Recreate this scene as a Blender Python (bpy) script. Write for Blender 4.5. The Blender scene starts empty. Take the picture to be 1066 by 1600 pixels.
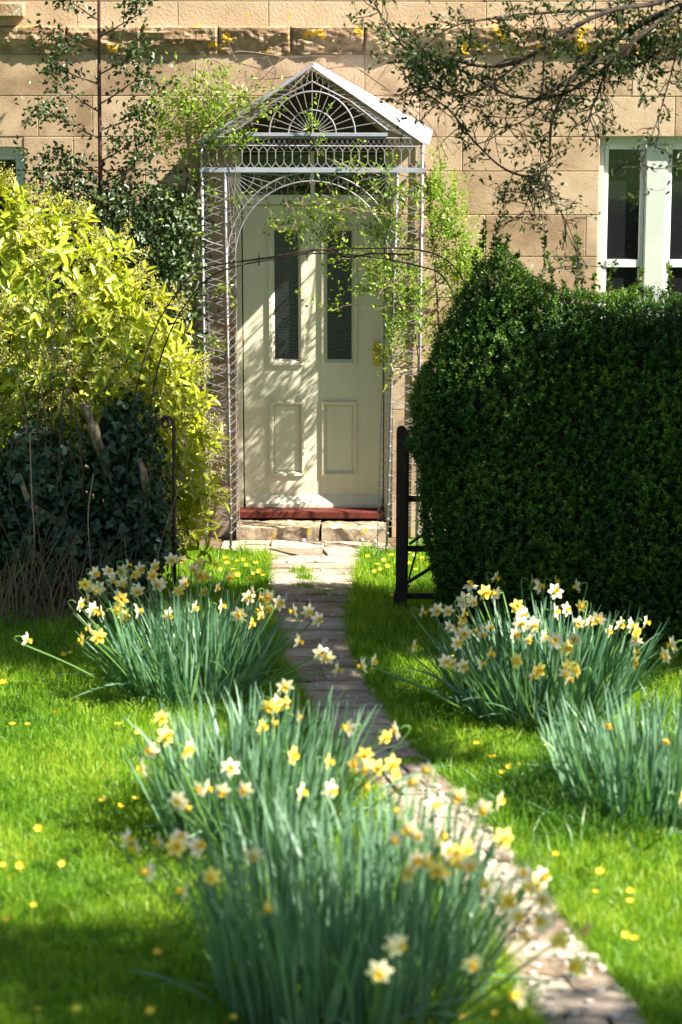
import bpy, math, random
import numpy as np
from mathutils import Vector, Matrix, noise

# ------------------------------------------------------------------ camera, sky, sun, exposure
SC = bpy.context.scene
COL = SC.collection
R = math.radians
F_PX, PW, PH = 4025.0, 1066.0, 1600.0
CAM = Vector((0.47, -16.92, 3.96))
PITCH, YAW = R(12.6), R(0.95)
cam_d = bpy.data.cameras.new('camera')
cam = bpy.data.objects.new('camera', cam_d)
COL.objects.link(cam)
cam.location = CAM
cam.rotation_euler = (math.pi / 2 - PITCH, 0, YAW)
cam_d.sensor_fit = 'VERTICAL'
cam_d.sensor_height = 36.0
cam_d.sensor_width = 24.0
cam_d.lens = F_PX / PH * 36.0
cam_d.clip_start = 0.1
cam_d.clip_end = 500.0
cam_d.dof.use_dof = True
cam_d.dof.focus_distance = 15.9
cam_d.dof.aperture_fstop = 1.8
SC.camera = cam

SUN_AZ, SUN_EL = R(69), R(44)       # azimuth: to the right of the wall's normal, on the camera's side
SUN_DIR = Vector((math.sin(SUN_AZ) * math.cos(SUN_EL), -math.cos(SUN_AZ) * math.cos(SUN_EL), math.sin(SUN_EL)))
world = bpy.data.worlds.new('World')
SC.world = world
world.use_nodes = True
wn = world.node_tree
wn.nodes.clear()
w_out = wn.nodes.new('ShaderNodeOutputWorld')
w_bg = wn.nodes.new('ShaderNodeBackground')
w_sky = wn.nodes.new('ShaderNodeTexSky')
w_sky.sky_type = 'NISHITA'
w_sky.sun_disc = False
w_sky.sun_elevation = SUN_EL
w_sky.sun_rotation = math.atan2(SUN_DIR.x, SUN_DIR.y)
w_bg.inputs['Strength'].default_value = 0.05
wn.links.new(w_sky.outputs[0], w_bg.inputs[0])
wn.links.new(w_bg.outputs[0], w_out.inputs[0])
sun_d = bpy.data.lights.new('sun', 'SUN')
sun_d.energy = 5.0
sun_d.angle = R(0.53)
sun_d.color = (1.0, 0.93, 0.82)
sun = bpy.data.objects.new('sun', sun_d)
COL.objects.link(sun)
sun.rotation_euler = SUN_DIR.to_track_quat('Z', 'Y').to_euler()
sun.location = (6, -8, 9)
SC.view_settings.view_transform = 'Standard'
SC.view_settings.look = 'None'
SC.view_settings.gamma = 1.0
SC.view_settings.exposure = 2.0

rng = np.random.default_rng(11)
random.seed(7)

# ------------------------------------------------------------------ helpers
CROT = cam.rotation_euler.to_matrix()


def ray(px, py):
    return CROT @ Vector(((px - PW / 2) / F_PX, -(py - PH / 2) / F_PX, -1.0))


def at(px, py, Y=0.0):
    """the point that pixel shows on the upright plane at distance -Y in front of the house wall"""
    d = ray(px, py)
    return CAM + d * ((Y - CAM.y) / d.y)


def gnd(px, py, z=0.0):
    """the point that pixel shows at height z over the ground"""
    d = ray(px, py)
    return CAM + d * ((z - CAM.z) / d.z)


W = {}


def link(o, parent=None, world=None):
    world = world.copy() if world is not None else Matrix.Identity(4)
    COL.objects.link(o)
    o.matrix_basis = world
    W[o.name] = world
    if parent is not None:
        o.parent = parent
        o.matrix_parent_inverse = W[parent.name].inverted()
    return o


def tag(o, label=None, cat=None, group=None, kind=None):
    if label: o['label'] = label
    if cat: o['category'] = cat
    if group: o['group'] = group
    if kind: o['kind'] = kind
    return o


def thing(name, label, cat, loc=(0, 0, 0), group=None):
    o = bpy.data.objects.new(name, None)
    o.empty_display_size = 0.1
    link(o, None, Matrix.Translation(Vector(loc)))
    return tag(o, label, cat, group)


class MB:
    def __init__(self):
        self.v, self.f = [], []

    def add(self, vs, fs):
        b = len(self.v)
        self.v += [tuple(p) for p in vs]
        self.f += [tuple(i + b for i in f) for f in fs]
        return self

    def box(self, x0, x1, y0, y1, z0, z1):
        vs = [(x, y, z) for x in (x0, x1) for y in (y0, y1) for z in (z0, z1)]
        return self.add(vs, [(0, 1, 3, 2), (4, 6, 7, 5), (0, 4, 5, 1), (2, 3, 7, 6), (0, 2, 6, 4), (1, 5, 7, 3)])

    def cbox(self, x0, x1, y0, y1, z0, z1, c):
        """box whose front (-Y, y0) edges are chamfered by c"""
        vs = [(x0, y1, z0), (x1, y1, z0), (x1, y1, z1), (x0, y1, z1),
              (x0, y0 + c, z0), (x1, y0 + c, z0), (x1, y0 + c, z1), (x0, y0 + c, z1),
              (x0 + c, y0, z0 + c), (x1 - c, y0, z0 + c), (x1 - c, y0, z1 - c), (x0 + c, y0, z1 - c)]
        return self.add(vs, [(0, 4, 5, 1)[::-1], (1, 5, 6, 2)[::-1], (2, 6, 7, 3)[::-1], (3, 7, 4, 0)[::-1],
                             (4, 8, 9, 5)[::-1], (5, 9, 10, 6)[::-1], (6, 10, 11, 7)[::-1], (7, 11, 8, 4)[::-1],
                             (8, 11, 10, 9)[::-1], (0, 1, 2, 3)[::-1]])

    def tube(self, pts, r, n=5, closed=False):
        pts = [Vector(p) for p in pts]
        rs = r if isinstance(r, (list, tuple)) else [r] * len(pts)
        vs, fs = [], []
        m = len(pts)
        prev = None
        for i, p in enumerate(pts):
            if closed:
                t = pts[(i + 1) % m] - pts[i - 1]
            else:
                t = pts[min(i + 1, m - 1)] - pts[max(i - 1, 0)]
            if t.length < 1e-9: t = Vector((0, 0, 1))
            t.normalize()
            if prev is None:
                a = Vector((0, 1, 0)) if abs(t.y) < .9 else Vector((1, 0, 0))
                u = t.cross(a).normalized()
            else:
                u = (prev - t * prev.dot(t))
                u = u.normalized() if u.length > 1e-6 else t.orthogonal().normalized()
            prev = u
            w = t.cross(u)
            for k in range(n):
                an = 2 * math.pi * (k + .5) / n
                vs.append(p + (u * math.cos(an) + w * math.sin(an)) * rs[i])
        for i in range(m if closed else m - 1):
            j = (i + 1) % m
            for k in range(n):
                k2 = (k + 1) % n
                fs.append((i * n + k, i * n + k2, j * n + k2, j * n + k))
        if not closed:
            fs.append(tuple(range(n))[::-1])
            fs.append(tuple((m - 1) * n + k for k in range(n)))
        return self.add(vs, fs)

    def mesh(self, name, mat, smooth=False):
        me = bpy.data.meshes.new(name)
        me.from_pydata(self.v, [], self.f)
        if mat: me.materials.append(mat)
        if smooth: me.polygons.foreach_set('use_smooth', [True] * len(me.polygons))
        me.update()
        return me

    def build(self, name, mat, parent=None, smooth=False, world=None):
        return link(bpy.data.objects.new(name, self.mesh(name, mat, smooth)), parent, world)


def np_mesh(name, V, F4, mat, rnd=None, smooth=False):
    """V (n,3) vertices, F4 (m,k) faces of k corners"""
    me = bpy.data.meshes.new(name)
    m, k = F4.shape
    me.vertices.add(len(V))
    me.vertices.foreach_set('co', np.ascontiguousarray(V, dtype=np.float32).ravel())
    me.loops.add(m * k)
    me.loops.foreach_set('vertex_index', np.ascontiguousarray(F4, dtype=np.int32).ravel())
    me.polygons.add(m)
    me.polygons.foreach_set('loop_start', np.arange(0, m * k, k, dtype=np.int32))
    if smooth: me.polygons.foreach_set('use_smooth', np.ones(m, dtype=bool))
    if rnd is not None:
        a = me.attributes.new('rnd', 'FLOAT', 'POINT')
        a.data.foreach_set('value', np.ascontiguousarray(rnd, dtype=np.float32))
    me.materials.append(mat)
    me.update(calc_edges=True)
    return me


TMPL = {
    'leaf6': (np.array([(0, 0, 0), (.3, .5, .09), (.7, .36, .05), (1, 0, -.1), (.7, -.36, .05), (.3, -.5, .09)]),
              np.array([(0, 3, 2, 1), (0, 5, 4, 3)])),
    'leaf4': (np.array([(0, 0, 0), (.45, .5, .08), (1, 0, 0), (.45, -.5, .08)]), np.array([(0, 2, 1), (0, 3, 2)])),
    'ivy': (np.array([(0, 0, 0), (.1, .5, .05), (.45, .35, .05), (1, 0, -.06), (.45, -.35, .05), (.1, -.5, .05)]),
            np.array([(0, 3, 2, 1), (0, 5, 4, 3)])),
    'holly': (np.array([(0, 0, 0), (.3, .5, .14), (.7, .46, .1), (1, 0, -.15), (.7, -.46, .1), (.3, -.5, .14)]),
              np.array([(0, 3, 2, 1), (0, 5, 4, 3)])),
}


def unit(a):
    return a / np.maximum(np.linalg.norm(a, axis=1, keepdims=True), 1e-9)


def leaf_arrays(P, D, N, L, Wd, tmpl):
    T, Fc = TMPL[tmpl]
    D = unit(D)
    S = unit(np.cross(N, D))
    N2 = np.cross(D, S)
    n = len(P)
    L = np.broadcast_to(L, (n,))
    Wd = np.broadcast_to(Wd, (n,))
    V = (P[:, None] + (L[:, None] * T[None, :, 0])[..., None] * D[:, None]
         + (Wd[:, None] * T[None, :, 1])[..., None] * S[:, None]
         + (L[:, None] * T[None, :, 2])[..., None] * N2[:, None])
    k = len(T)
    Fa = (Fc[None] + (np.arange(n) * k)[:, None, None]).reshape(-1, Fc.shape[1])
    return V.reshape(-1, 3), Fa, k


def leaf_cloud(name, P, D, N, L, Wd, mat, parent, tmpl='leaf6', rnd=None, kind='stuff'):
    V, Fa, k = leaf_arrays(P, D, N, L, Wd, tmpl)
    if rnd is None: rnd = rng.random(len(P))
    o = link(bpy.data.objects.new(name, np_mesh(name, V, Fa, mat, np.repeat(rnd, k))), parent)
    if kind: o['kind'] = kind
    return o


def rand_unit(n):
    return unit(rng.normal(size=(n, 3)))


def shell(lobes, n, thick=.35, jit=0.0, cut=.72):
    """points in the outer shell of a set of ellipsoids [(centre, radii)], with outward normals"""
    C = np.array([list(c) for c, r in lobes], float)
    Rr = np.array([list(r) if hasattr(r, '__len__') else [r] * 3 for c, r in lobes], float)
    wgt = (Rr[:, 0] * Rr[:, 2] + Rr[:, 1] * Rr[:, 2] + Rr[:, 0] * Rr[:, 1])
    Ps, Ns = [], []
    got = 0
    while got < n:
        m = int((n - got) * 1.6) + 50
        idx = rng.choice(len(C), m, p=wgt / wgt.sum())
        d = rand_unit(m)
        rad = 1 - thick * rng.random(m) ** 1.6
        P = C[idx] + Rr[idx] * d * rad[:, None] + rng.normal(size=(m, 3)) * jit
        q = (P[:, None] - C[None]) / Rr[None]
        inside = ((q ** 2).sum(-1) < cut ** 2).any(1)
        ok = ~inside
        Ps.append(P[ok]); Ns.append(unit(d[ok] / Rr[idx][ok]))
        got += ok.sum()
    return np.concatenate(Ps)[:n], np.concatenate(Ns)[:n]


# ------------------------------------------------------------------ materials
def new_mat(name):
    m = bpy.data.materials.new(name)
    m.use_nodes = True
    nt = m.node_tree
    nt.nodes.clear()
    out = nt.nodes.new('ShaderNodeOutputMaterial')
    return m, nt, out


def node(nt, kind, **kw):
    n = nt.nodes.new(kind)
    for k, v in kw.items():
        if k in n.inputs: n.inputs[k].default_value = v
        else: setattr(n, k, v)
    return n


def ramp(nt, src, stops):
    r = nt.nodes.new('ShaderNodeValToRGB')
    el = r.color_ramp.elements
    while len(el) < len(stops): el.new(.5)
    for e, (p, c) in zip(el, stops):
        e.position = p
        e.color = (*c, 1) if len(c) == 3 else c
    nt.links.new(src, r.inputs[0])
    return r


def leaf_mat(name, c1, c2, c3=None, trans=.35, rough=.45, spec=.35, obj=False, tcol=None):
    m, nt, out = new_mat(name)
    L = nt.links
    if obj:
        src = node(nt, 'ShaderNodeObjectInfo').outputs['Random']
    else:
        a = node(nt, 'ShaderNodeAttribute', attribute_name='rnd')
        src = a.outputs['Fac']
    rp = ramp(nt, src, [(0, c1), (.5, c2), (1, c3 or c2)])
    p = node(nt, 'ShaderNodeBsdfPrincipled', Roughness=rough)
    p.inputs['Specular IOR Level'].default_value = spec
    L.new(rp.outputs[0], p.inputs['Base Color'])
    t = node(nt, 'ShaderNodeBsdfTranslucent')
    hs = node(nt, 'ShaderNodeMix', data_type='RGBA', blend_type='MULTIPLY')
    hs.inputs[0].default_value = 1.0
    L.new(rp.outputs[0], hs.inputs[6])
    hs.inputs[7].default_value = (*(tcol or (1.5, 1.5, .7)), 1)
    L.new(hs.outputs[2], t.inputs[0])
    mx = node(nt, 'ShaderNodeMixShader')
    mx.inputs[0].default_value = trans
    L.new(p.outputs[0], mx.inputs[1])
    L.new(t.outputs[0], mx.inputs[2])
    L.new(mx.outputs[0], out.inputs[0])
    return m


def surf_mat(name, stops, scale=6.0, detail=6, rough=.8, bump=.3, bscale=40.0, objrand=.0, spec=.3, metal=0.0,
             extra=None, stretch=(1, 1, 1)):
    """noise-coloured surface in world coordinates with fine bump; extra = list of (scale, lo, hi, colour) stains"""
    m, nt, out = new_mat(name)
    L = nt.links
    geo = node(nt, 'ShaderNodeNewGeometry')
    mp = node(nt, 'ShaderNodeMapping')
    mp.inputs['Scale'].default_value = stretch
    L.new(geo.outputs['Position'], mp.inputs[0])
    n1 = node(nt, 'ShaderNodeTexNoise', Scale=scale, Detail=detail, Roughness=.62)
    L.new(mp.outputs[0], n1.inputs['Vector'])
    src = n1.outputs['Fac']
    if objrand:
        oi = node(nt, 'ShaderNodeObjectInfo')
        ma = node(nt, 'ShaderNodeMath', operation='MULTIPLY_ADD')
        L.new(oi.outputs['Random'], ma.inputs[0])
        ma.inputs[1].default_value = objrand
        ms = node(nt, 'ShaderNodeMath', operation='SUBTRACT')
        L.new(src, ms.inputs[0]); ms.inputs[1].default_value = objrand / 2
        L.new(ms.outputs[0], ma.inputs[2])
        src = ma.outputs[0]
    rp = ramp(nt, src, stops)
    colr = rp.outputs[0]
    for i, (sc, lo, hi, c) in enumerate(extra or []):
        nz = node(nt, 'ShaderNodeTexNoise', Scale=sc, Detail=4, Roughness=.55)
        ad = node(nt, 'ShaderNodeVectorMath', operation='ADD')
        ad.inputs[1].default_value = (3.7 * i + 1.3, 9.1 * i, 5.3 * i)
        L.new(geo.outputs['Position'], ad.inputs[0])
        L.new(ad.outputs[0], nz.inputs['Vector'])
        r2 = ramp(nt, nz.outputs['Fac'], [(lo, (0, 0, 0)), (hi, (1, 1, 1))])
        mx = node(nt, 'ShaderNodeMix', data_type='RGBA')
        L.new(r2.outputs[0], mx.inputs[0])
        L.new(colr, mx.inputs[6])
        mx.inputs[7].default_value = (*c, 1)
        colr = mx.outputs[2]
    p = node(nt, 'ShaderNodeBsdfPrincipled', Roughness=rough, Metallic=metal)
    p.inputs['Specular IOR Level'].default_value = spec
    L.new(colr, p.inputs['Base Color'])
    if bump:
        n2 = node(nt, 'ShaderNodeTexNoise', Scale=bscale, Detail=5, Roughness=.65)
        L.new(mp.outputs[0], n2.inputs['Vector'])
        b = node(nt, 'ShaderNodeBump', Strength=bump, Distance=.01)
        L.new(n2.outputs['Fac'], b.inputs['Height'])
        L.new(b.outputs[0], p.inputs['Normal'])
    L.new(p.outputs[0], out.inputs[0])
    return m


LICHEN = (.62, .33, .03)
M = {}
M['stone'] = surf_mat('sandstone', [(.25, (.235, .155, .092)), (.48, (.375, .265, .165)), (.74, (.46, .345, .23))], 4.5, 9,
                      .9, .3, 110, .34, .2, extra=[(9, .66, .70, (.47, .42, .33)), (30, .70, .73, (.52, .44, .30)), (2.2, .55, .70, (.27, .185, .12)), (70, .66, .70, (.22, .15, .10))])
M['ledge'] = surf_mat('weathered_ledge', [(.3, (.13, .08, .045)), (.5, (.26, .17, .098)), (.7, (.38, .275, .175))], 12, 7, .95, .8, 45, .2, .2,
                      extra=[(9, .61, .635, LICHEN), (17, .66, .69, (.5, .47, .38))])
M['stone_lichen'] = surf_mat('sandstone_lichen', [(.25, (.31, .2, .115)), (.5, (.42, .295, .185)), (.75, (.47, .345, .23))], 3.2, 7, .9, .45,
                             60, .3, .2, extra=[(12, .68, .70, LICHEN), (9, .62, .68, (.45, .38, .27))])
M['mortar'] = surf_mat('lime_mortar', [(.3, (.30, .21, .13)), (.7, (.40, .30, .2))], 20, 4, .95, .3, 80)
M['step'] = surf_mat('step_stone', [(.3, (.19, .135, .09)), (.5, (.33, .26, .18)), (.7, (.45, .375, .28))], 11, 7, .9, .7, 30, .2, .2,
                     extra=[(16, .60, .64, (.55, .34, .05)), (12, .62, .7, (.16, .12, .09))])
M['path'] = surf_mat('path_stone', [(.28, (.17, .122, .086)), (.46, (.29, .225, .168)), (.64, (.39, .325, .255))], 5, 8, .92, .8, 30, .35, .2,
                     stretch=(1, 3.4, 3.4), extra=[(26, .62, .68, (.46, .40, .32)), (15, .66, .70, (.14, .095, .065)), (22, .68, .70, (.17, .2, .05))])
M['chip'] = surf_mat('limestone_chip', [(.3, (.38, .34, .28)), (.7, (.55, .5, .44))], 30, 4, .85, .4, 60)
M['soil'] = surf_mat('soil', [(.3, (.07, .045, .028)), (.55, (.15, .10, .065)), (.75, (.22, .155, .105))], 12, 7, .95, .8, 50)
M['lawn'] = surf_mat('lawn_soil', [(.3, (.05, .10, .012)), (.6, (.09, .17, .02)), (.8, (.13, .20, .03))], 9, 6, .95, .6, 70)
M['paint'] = surf_mat('sage_cream_paint', [(.3, (.61, .575, .435)), (.7, (.67, .635, .495))], 5, 5, .42, .08, 30, 0, .45,
                      stretch=(3, 3, .6), extra=[(40, .74, .77, (.3, .26, .18))])
M['paint_grey'] = surf_mat('pale_green_grey_paint', [(.3, (.43, .455, .40)), (.7, (.50, .525, .46))], 5, 5, .4, .06, 30, 0, .45)
M['white'] = surf_mat('white_paint', [(.3, (.56, .56, .53)), (.7, (.64, .64, .61))], 6, 4, .4, .06, 30, 0, .45)
M['sill'] = surf_mat('red_sill_paint', [(.3, (.075, .013, .009)), (.7, (.13, .025, .015))], 9, 6, .6, .2, 50, extra=[(30, .66, .72, (.12, .05, .03))])
M['gable_shade'] = surf_mat('painted_gable_shade', [(.3, (.03, .02, .013)), (.6, (.06, .042, .026)), (.8, (.10, .07, .045))], 9, 6, .85, .4, 40, stretch=(1, 1, 5))  # dark brown that paints the shade behind the porch gable
M['dark'] = surf_mat('dark_room', [(.3, (.012, .011, .01)), (.7, (.02, .018, .015))], 4, 2, .9, 0)
M['brass'] = surf_mat('brass', [(.3, (.60, .38, .06)), (.7, (.75, .50, .10))], 20, 3, .35, .1, 60, 0, .5, .7)
M['iron'] = surf_mat('rusty_dark_iron', [(.35, (.018, .012, .010)), (.6, (.045, .024, .016)), (.8, (.11, .05, .025))], 30, 6, .7, .4, 90, 0, .35, .2)
M['galv'] = surf_mat('galvanised_wire', [(.3, (.20, .185, .19)), (.52, (.31, .295, .32)), (.7, (.26, .16, .11))], 14, 6, .5, .2, 120, 0, .4, .25)
M['roof'] = surf_mat('zinc_sheet', [(.3, (.25, .262, .31)), (.6, (.33, .345, .40)), (.8, (.42, .44, .48))], 6, 6, .5, .12, 25, 0, .4, .15)
M['bark'] = surf_mat('bark', [(.3, (.05, .035, .025)), (.6, (.11, .08, .055)), (.8, (.2, .17, .12))], 22, 6, .9, .8, 60)
M['twig'] = surf_mat('lichen_twig', [(.3, (.022, .016, .012)), (.58, (.05, .037, .027)), (.78, (.19, .17, .11))], 26, 6, .9, .5, 90)
M['red_stem'] = surf_mat('reddish_stem', [(.3, (.045, .018, .014)), (.7, (.085, .035, .026))], 24, 5, .7, .4, 90)
M['vine'] = surf_mat('bare_vine', [(.3, (.14, .085, .06)), (.6, (.27, .18, .13)), (.8, (.42, .32, .26))], 26, 5, .8, .4, 90)
M['deadwood'] = surf_mat('pale_dead_wood', [(.35, (.06, .045, .03)), (.58, (.20, .16, .11)), (.75, (.34, .29, .22))], 14, 7, .9, .7, 40, stretch=(3, 3, 1))
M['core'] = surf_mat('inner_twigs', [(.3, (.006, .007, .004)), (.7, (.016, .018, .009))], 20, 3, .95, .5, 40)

M['grass'] = leaf_mat('grass_blade', (.06, .16, .010), (.15, .30, .013), (.34, .42, .04), .45, .42, .3)
M['tuft'] = leaf_mat('coarse_grass', (.03, .10, .010), (.06, .17, .014), (.12, .24, .03), .35, .35, .4)
M['daff_leaf'] = leaf_mat('daffodil_leaf', (.052, .138, .070), (.105, .215, .122), (.20, .32, .205), .28, .42, .45, obj=True, tcol=(1.3, 1.5, .55))
M['daff_stem'] = leaf_mat('daffodil_stem', (.10, .22, .05), (.13, .26, .06), (.16, .29, .08), .25, .42, .4, obj=True)
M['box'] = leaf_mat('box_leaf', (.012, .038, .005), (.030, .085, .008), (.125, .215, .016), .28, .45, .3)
M['bush'] = leaf_mat('bush_leaf', (.18, .24, .018), (.33, .36, .026), (.48, .48, .06), .34, .34, .5)
M['bush_obj'] = leaf_mat('bush_leaf_single', (.14, .22, .018), (.33, .37, .028), (.52, .50, .08), .34, .34, .5, obj=True)
M['panicle'] = leaf_mat('flower_buds', (.26, .26, .07), (.36, .35, .10), (.44, .38, .16), .3, .7, .2)
M['ivy'] = leaf_mat('ivy_leaf', (.009, .026, .012), (.016, .045, .018), (.03, .06, .026), .12, .5, .3)
M['ivy_obj'] = leaf_mat('ivy_leaf_single', (.009, .026, .013), (.016, .042, .020), (.035, .07, .038), .12, .42, .4, obj=True)
M['holly'] = leaf_mat('holly_leaf', (.014, .034, .010), (.028, .058, .014), (.075, .105, .03), .12, .40, .45)
M['climber'] = leaf_mat('climber_leaf', (.075, .155, .012), (.145, .245, .018), (.27, .34, .04), .40, .42, .35)
M['treeleaf'] = leaf_mat('tree_leaf', (.018, .038, .009), (.032, .060, .012), (.075, .10, .022), .25, .42, .35)
M['dry'] = leaf_mat('dry_grass', (.07, .05, .03), (.12, .085, .05), (.22, .16, .10), .2, .7, .2)
M['petal'] = None
M['celandine'] = leaf_mat('buttercup_petal', (.78, .50, .02), (.85, .58, .03), (.88, .66, .05), .25, .35, .4, obj=True, tcol=(1, 1, .6))


def petal_mat(name, inner, outer):
    m, nt, out = new_mat(name)
    L = nt.links
    a = node(nt, 'ShaderNodeAttribute', attribute_name='rnd')
    rp = ramp(nt, a.outputs['Fac'], [(.0, inner), (.5, outer), (1, outer)])
    p = node(nt, 'ShaderNodeBsdfPrincipled', Roughness=.55)
    L.new(rp.outputs[0], p.inputs['Base Color'])
    t = node(nt, 'ShaderNodeBsdfTranslucent')
    L.new(rp.outputs[0], t.inputs[0])
    mx = node(nt, 'ShaderNodeMixShader')
    mx.inputs[0].default_value = .3
    L.new(p.outputs[0], mx.inputs[1]); L.new(t.outputs[0], mx.inputs[2])
    L.new(mx.outputs[0], out.inputs[0])
    return m


M['petal'] = petal_mat('cream_petal', (.80, .56, .07), (.84, .77, .50))
M['petal_y'] = petal_mat('yellow_petal', (.80, .52, .03), (.84, .70, .16))
M['petal_d'] = petal_mat('wilted_petal', (.60, .36, .05), (.62, .42, .10))
M['trumpet'] = petal_mat('trumpet', (.62, .30, .01), (.84, .56, .03))


def glass_mat(name, col, rough=.05, pattern=False):
    m, nt, out = new_mat(name)
    L = nt.links
    p = node(nt, 'ShaderNodeBsdfPrincipled', Roughness=rough)
    p.inputs['Base Color'].default_value = (*col, 1)
    p.inputs['Specular IOR Level'].default_value = .6
    if pattern:
        g = node(nt, 'ShaderNodeNewGeometry')
        v = node(nt, 'ShaderNodeTexVoronoi', Scale=90.0)
        L.new(g.outputs['Position'], v.inputs['Vector'])
        b = node(nt, 'ShaderNodeBump', Strength=.5, Distance=.004)
        L.new(v.outputs['Distance'], b.inputs['Height'])
        L.new(b.outputs[0], p.inputs['Normal'])
    else:
        g = node(nt, 'ShaderNodeNewGeometry')
        v = node(nt, 'ShaderNodeTexNoise', Scale=3.0, Detail=1)
        L.new(g.outputs['Position'], v.inputs['Vector'])
        b = node(nt, 'ShaderNodeBump', Strength=.12, Distance=.02)
        L.new(v.outputs['Fac'], b.inputs['Height'])
        L.new(b.outputs[0], p.inputs['Normal'])
    L.new(p.outputs[0], out.inputs[0])
    return m


M['pane'] = glass_mat('window_glass', (.012, .013, .014), .03)
M['door_glass'] = glass_mat('obscure_glass', (.018, .02, .022), .22, True)

# ------------------------------------------------------------------ ground, path
me = MB().add([(-80, -80, 0), (80, -80, 0), (80, 80, 0), (-80, 80, 0)], [(0, 1, 2, 3)])
tag(me.build('ground', M['lawn']), kind='structure')

R_EDGE = [(612, 846), (608, 862), (572, 869), (556, 925), (546, 975), (556, 1035), (600, 1105), (655, 1180), (725, 1250), (800, 1335), (885, 1435), (965, 1540), (1010, 1600), (1040, 1660), (1110, 1800)]
L_EDGE = [(350, 846), (340, 864), (418, 874), (414, 930), (424, 985), (436, 1035), (472, 1105), (520, 1180), (588, 1250), (660, 1335), (742, 1435), (800, 1540), (830, 1600), (850, 1660), (890, 1800)]
RE = sorted([(gnd(*p).y, gnd(*p).x) for p in R_EDGE])
LE = sorted([(gnd(*p).y, gnd(*p).x) for p in L_EDGE])
RY, RX = np.array(RE).T
LY, LX = np.array(LE).T


def path_lr(y):
    return np.interp(y, LY, LX), np.interp(y, RY, RX)


ys = np.linspace(-9.0, -0.02, 60)
vs, fs = [], []
for i, y in enumerate(ys):
    l, r = path_lr(y)
    vs += [(l - .05, y, .004), (r + .05, y, .004)]
    if i: fs.append((2 * i - 2, 2 * i - 1, 2 * i + 1, 2 * i))
path = tag(MB().add(vs, fs).build('path', M['soil']), kind='structure')


def slab(l0, r0, l1, r1, y0, y1, h, seed, nx=6, ny=4, rough=.010, fine=.004):
    """irregular weathered stone between two rows (front y0, back y1) with an uneven top"""
    vs, fs = [], []
    for j in range(ny):
        v = j / (ny - 1)
        for i in range(nx):
            u = i / (nx - 1)
            l, r = l0 + (l1 - l0) * v, r0 + (r1 - r0) * v
            x, y = l + (r - l) * u, y0 + (y1 - y0) * v
            n = noise.noise_vector(Vector((x * 7 + seed, y * 7, seed)))
            edge = (i in (0, nx - 1)) or (j in (0, ny - 1))
            vs.append((x + n.x * .014, y + n.y * .014, h + n.z * rough + noise.noise(Vector((x * 24 + seed, y * 60, seed))) * fine - (.005 if edge else 0)))
    for j in range(ny - 1):
        for i in range(nx - 1):
            a = j * nx + i
            fs.append((a, a + 1, a + nx + 1, a + nx))
    rim = [i for i in range(nx)] + [j * nx + nx - 1 for j in range(1, ny)] + \
          [(ny - 1) * nx + i for i in range(nx - 2, -1, -1)] + [j * nx for j in range(ny - 2, 0, -1)]
    b = len(vs)
    for i in rim: vs.append((vs[i][0], vs[i][1], .0045))
    m = len(rim)
    for k in range(m):
        fs.append((rim[k], b + k, b + (k + 1) % m, rim[(k + 1) % m]))
    return MB().add(vs, fs)


y = -0.2
k = 0
while y > -8.9:
    dy = random.uniform(.09, .20) if y > -2.6 else random.uniform(.12, .27)
    l1, r1 = path_lr(y)
    l0, r0 = path_lr(y - dy)
    cuts = [0, 1] if random.random() < .72 else ([0, random.uniform(.35, .65), 1] if random.random() < .75 else [0, random.uniform(.25, .38), random.uniform(.6, .75), 1])
    if r1 - l1 > .8: cuts = [0, .3, .62, 1]
    for a, b in zip(cuts[:-1], cuts[1:]):
        ja, jb = random.uniform(-.02, .02), random.uniform(-.02, .02)
        g = .008
        o = slab(l0 + (r0 - l0) * a + g + ja * (a > 0), l0 + (r0 - l0) * b - g + jb * (b < 1), l1 + (r1 - l1) * a + g, l1 + (r1 - l1) * b - g,
                 y - dy + .007, y - .007, random.uniform(.024, .040), k * 3.17).build('paving_stone', M['path'], path)
        k += 1
    y -= dy

# loose pale chips on the worn stretch of the path
mb = MB()
for i in range(150):
    py = random.uniform(1240, 1600) if i < 110 else random.uniform(850, 1100)
    yy = gnd(600, py).y
    l, r = path_lr(yy)
    x = random.uniform(l + .04, r - .02)
    s = random.uniform(.008, .024) * (1.2 if i < 60 else 1)
    n = 6
    a0 = random.random() * 6
    z = .037 + random.random() * .006
    ring = [(x + s * random.uniform(.7, 1.2) * math.cos(a0 + q * 1.047), yy + s * .7 * random.uniform(.7, 1.2) * math.sin(a0 + q * 1.047)) for q in range(n)]
    vs = [(p[0], p[1], z - .012) for p in ring] + [(x + (p[0] - x) * .8, yy + (p[1] - yy) * .8, z + .006) for p in ring]
    mb.add(vs, [(q, (q + 1) % n, n + (q + 1) % n, n + q) for q in range(n)] + [tuple(range(n, 2 * n))])
tag(mb.build('stone_chips', M['chip'], path), kind='stuff')

# flagstones and earth along the foot of the wall
mb = MB().add([(-3.6, -.36, .006), (at(345, 850, -.2).x, -.36, .006), (at(345, 850, -.2).x, -.0, .006), (-3.6, 0, .006)], [(0, 1, 2, 3)])
tag(mb.build('wall_border', M['soil']), kind='structure')

# ------------------------------------------------------------------ the house
house = thing('stone_house', 'old golden sandstone cottage front with rough ledge, cream panelled door and pale windows', 'house', (0, 0, 0))
DY = .19      # door plane


def fx(px, Y=0.0): return at(px, 550, Y).x


def fz(py, Y=0.0): return at(488, py, Y).z


def hz(py): return at(488, py, 0).z


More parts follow.
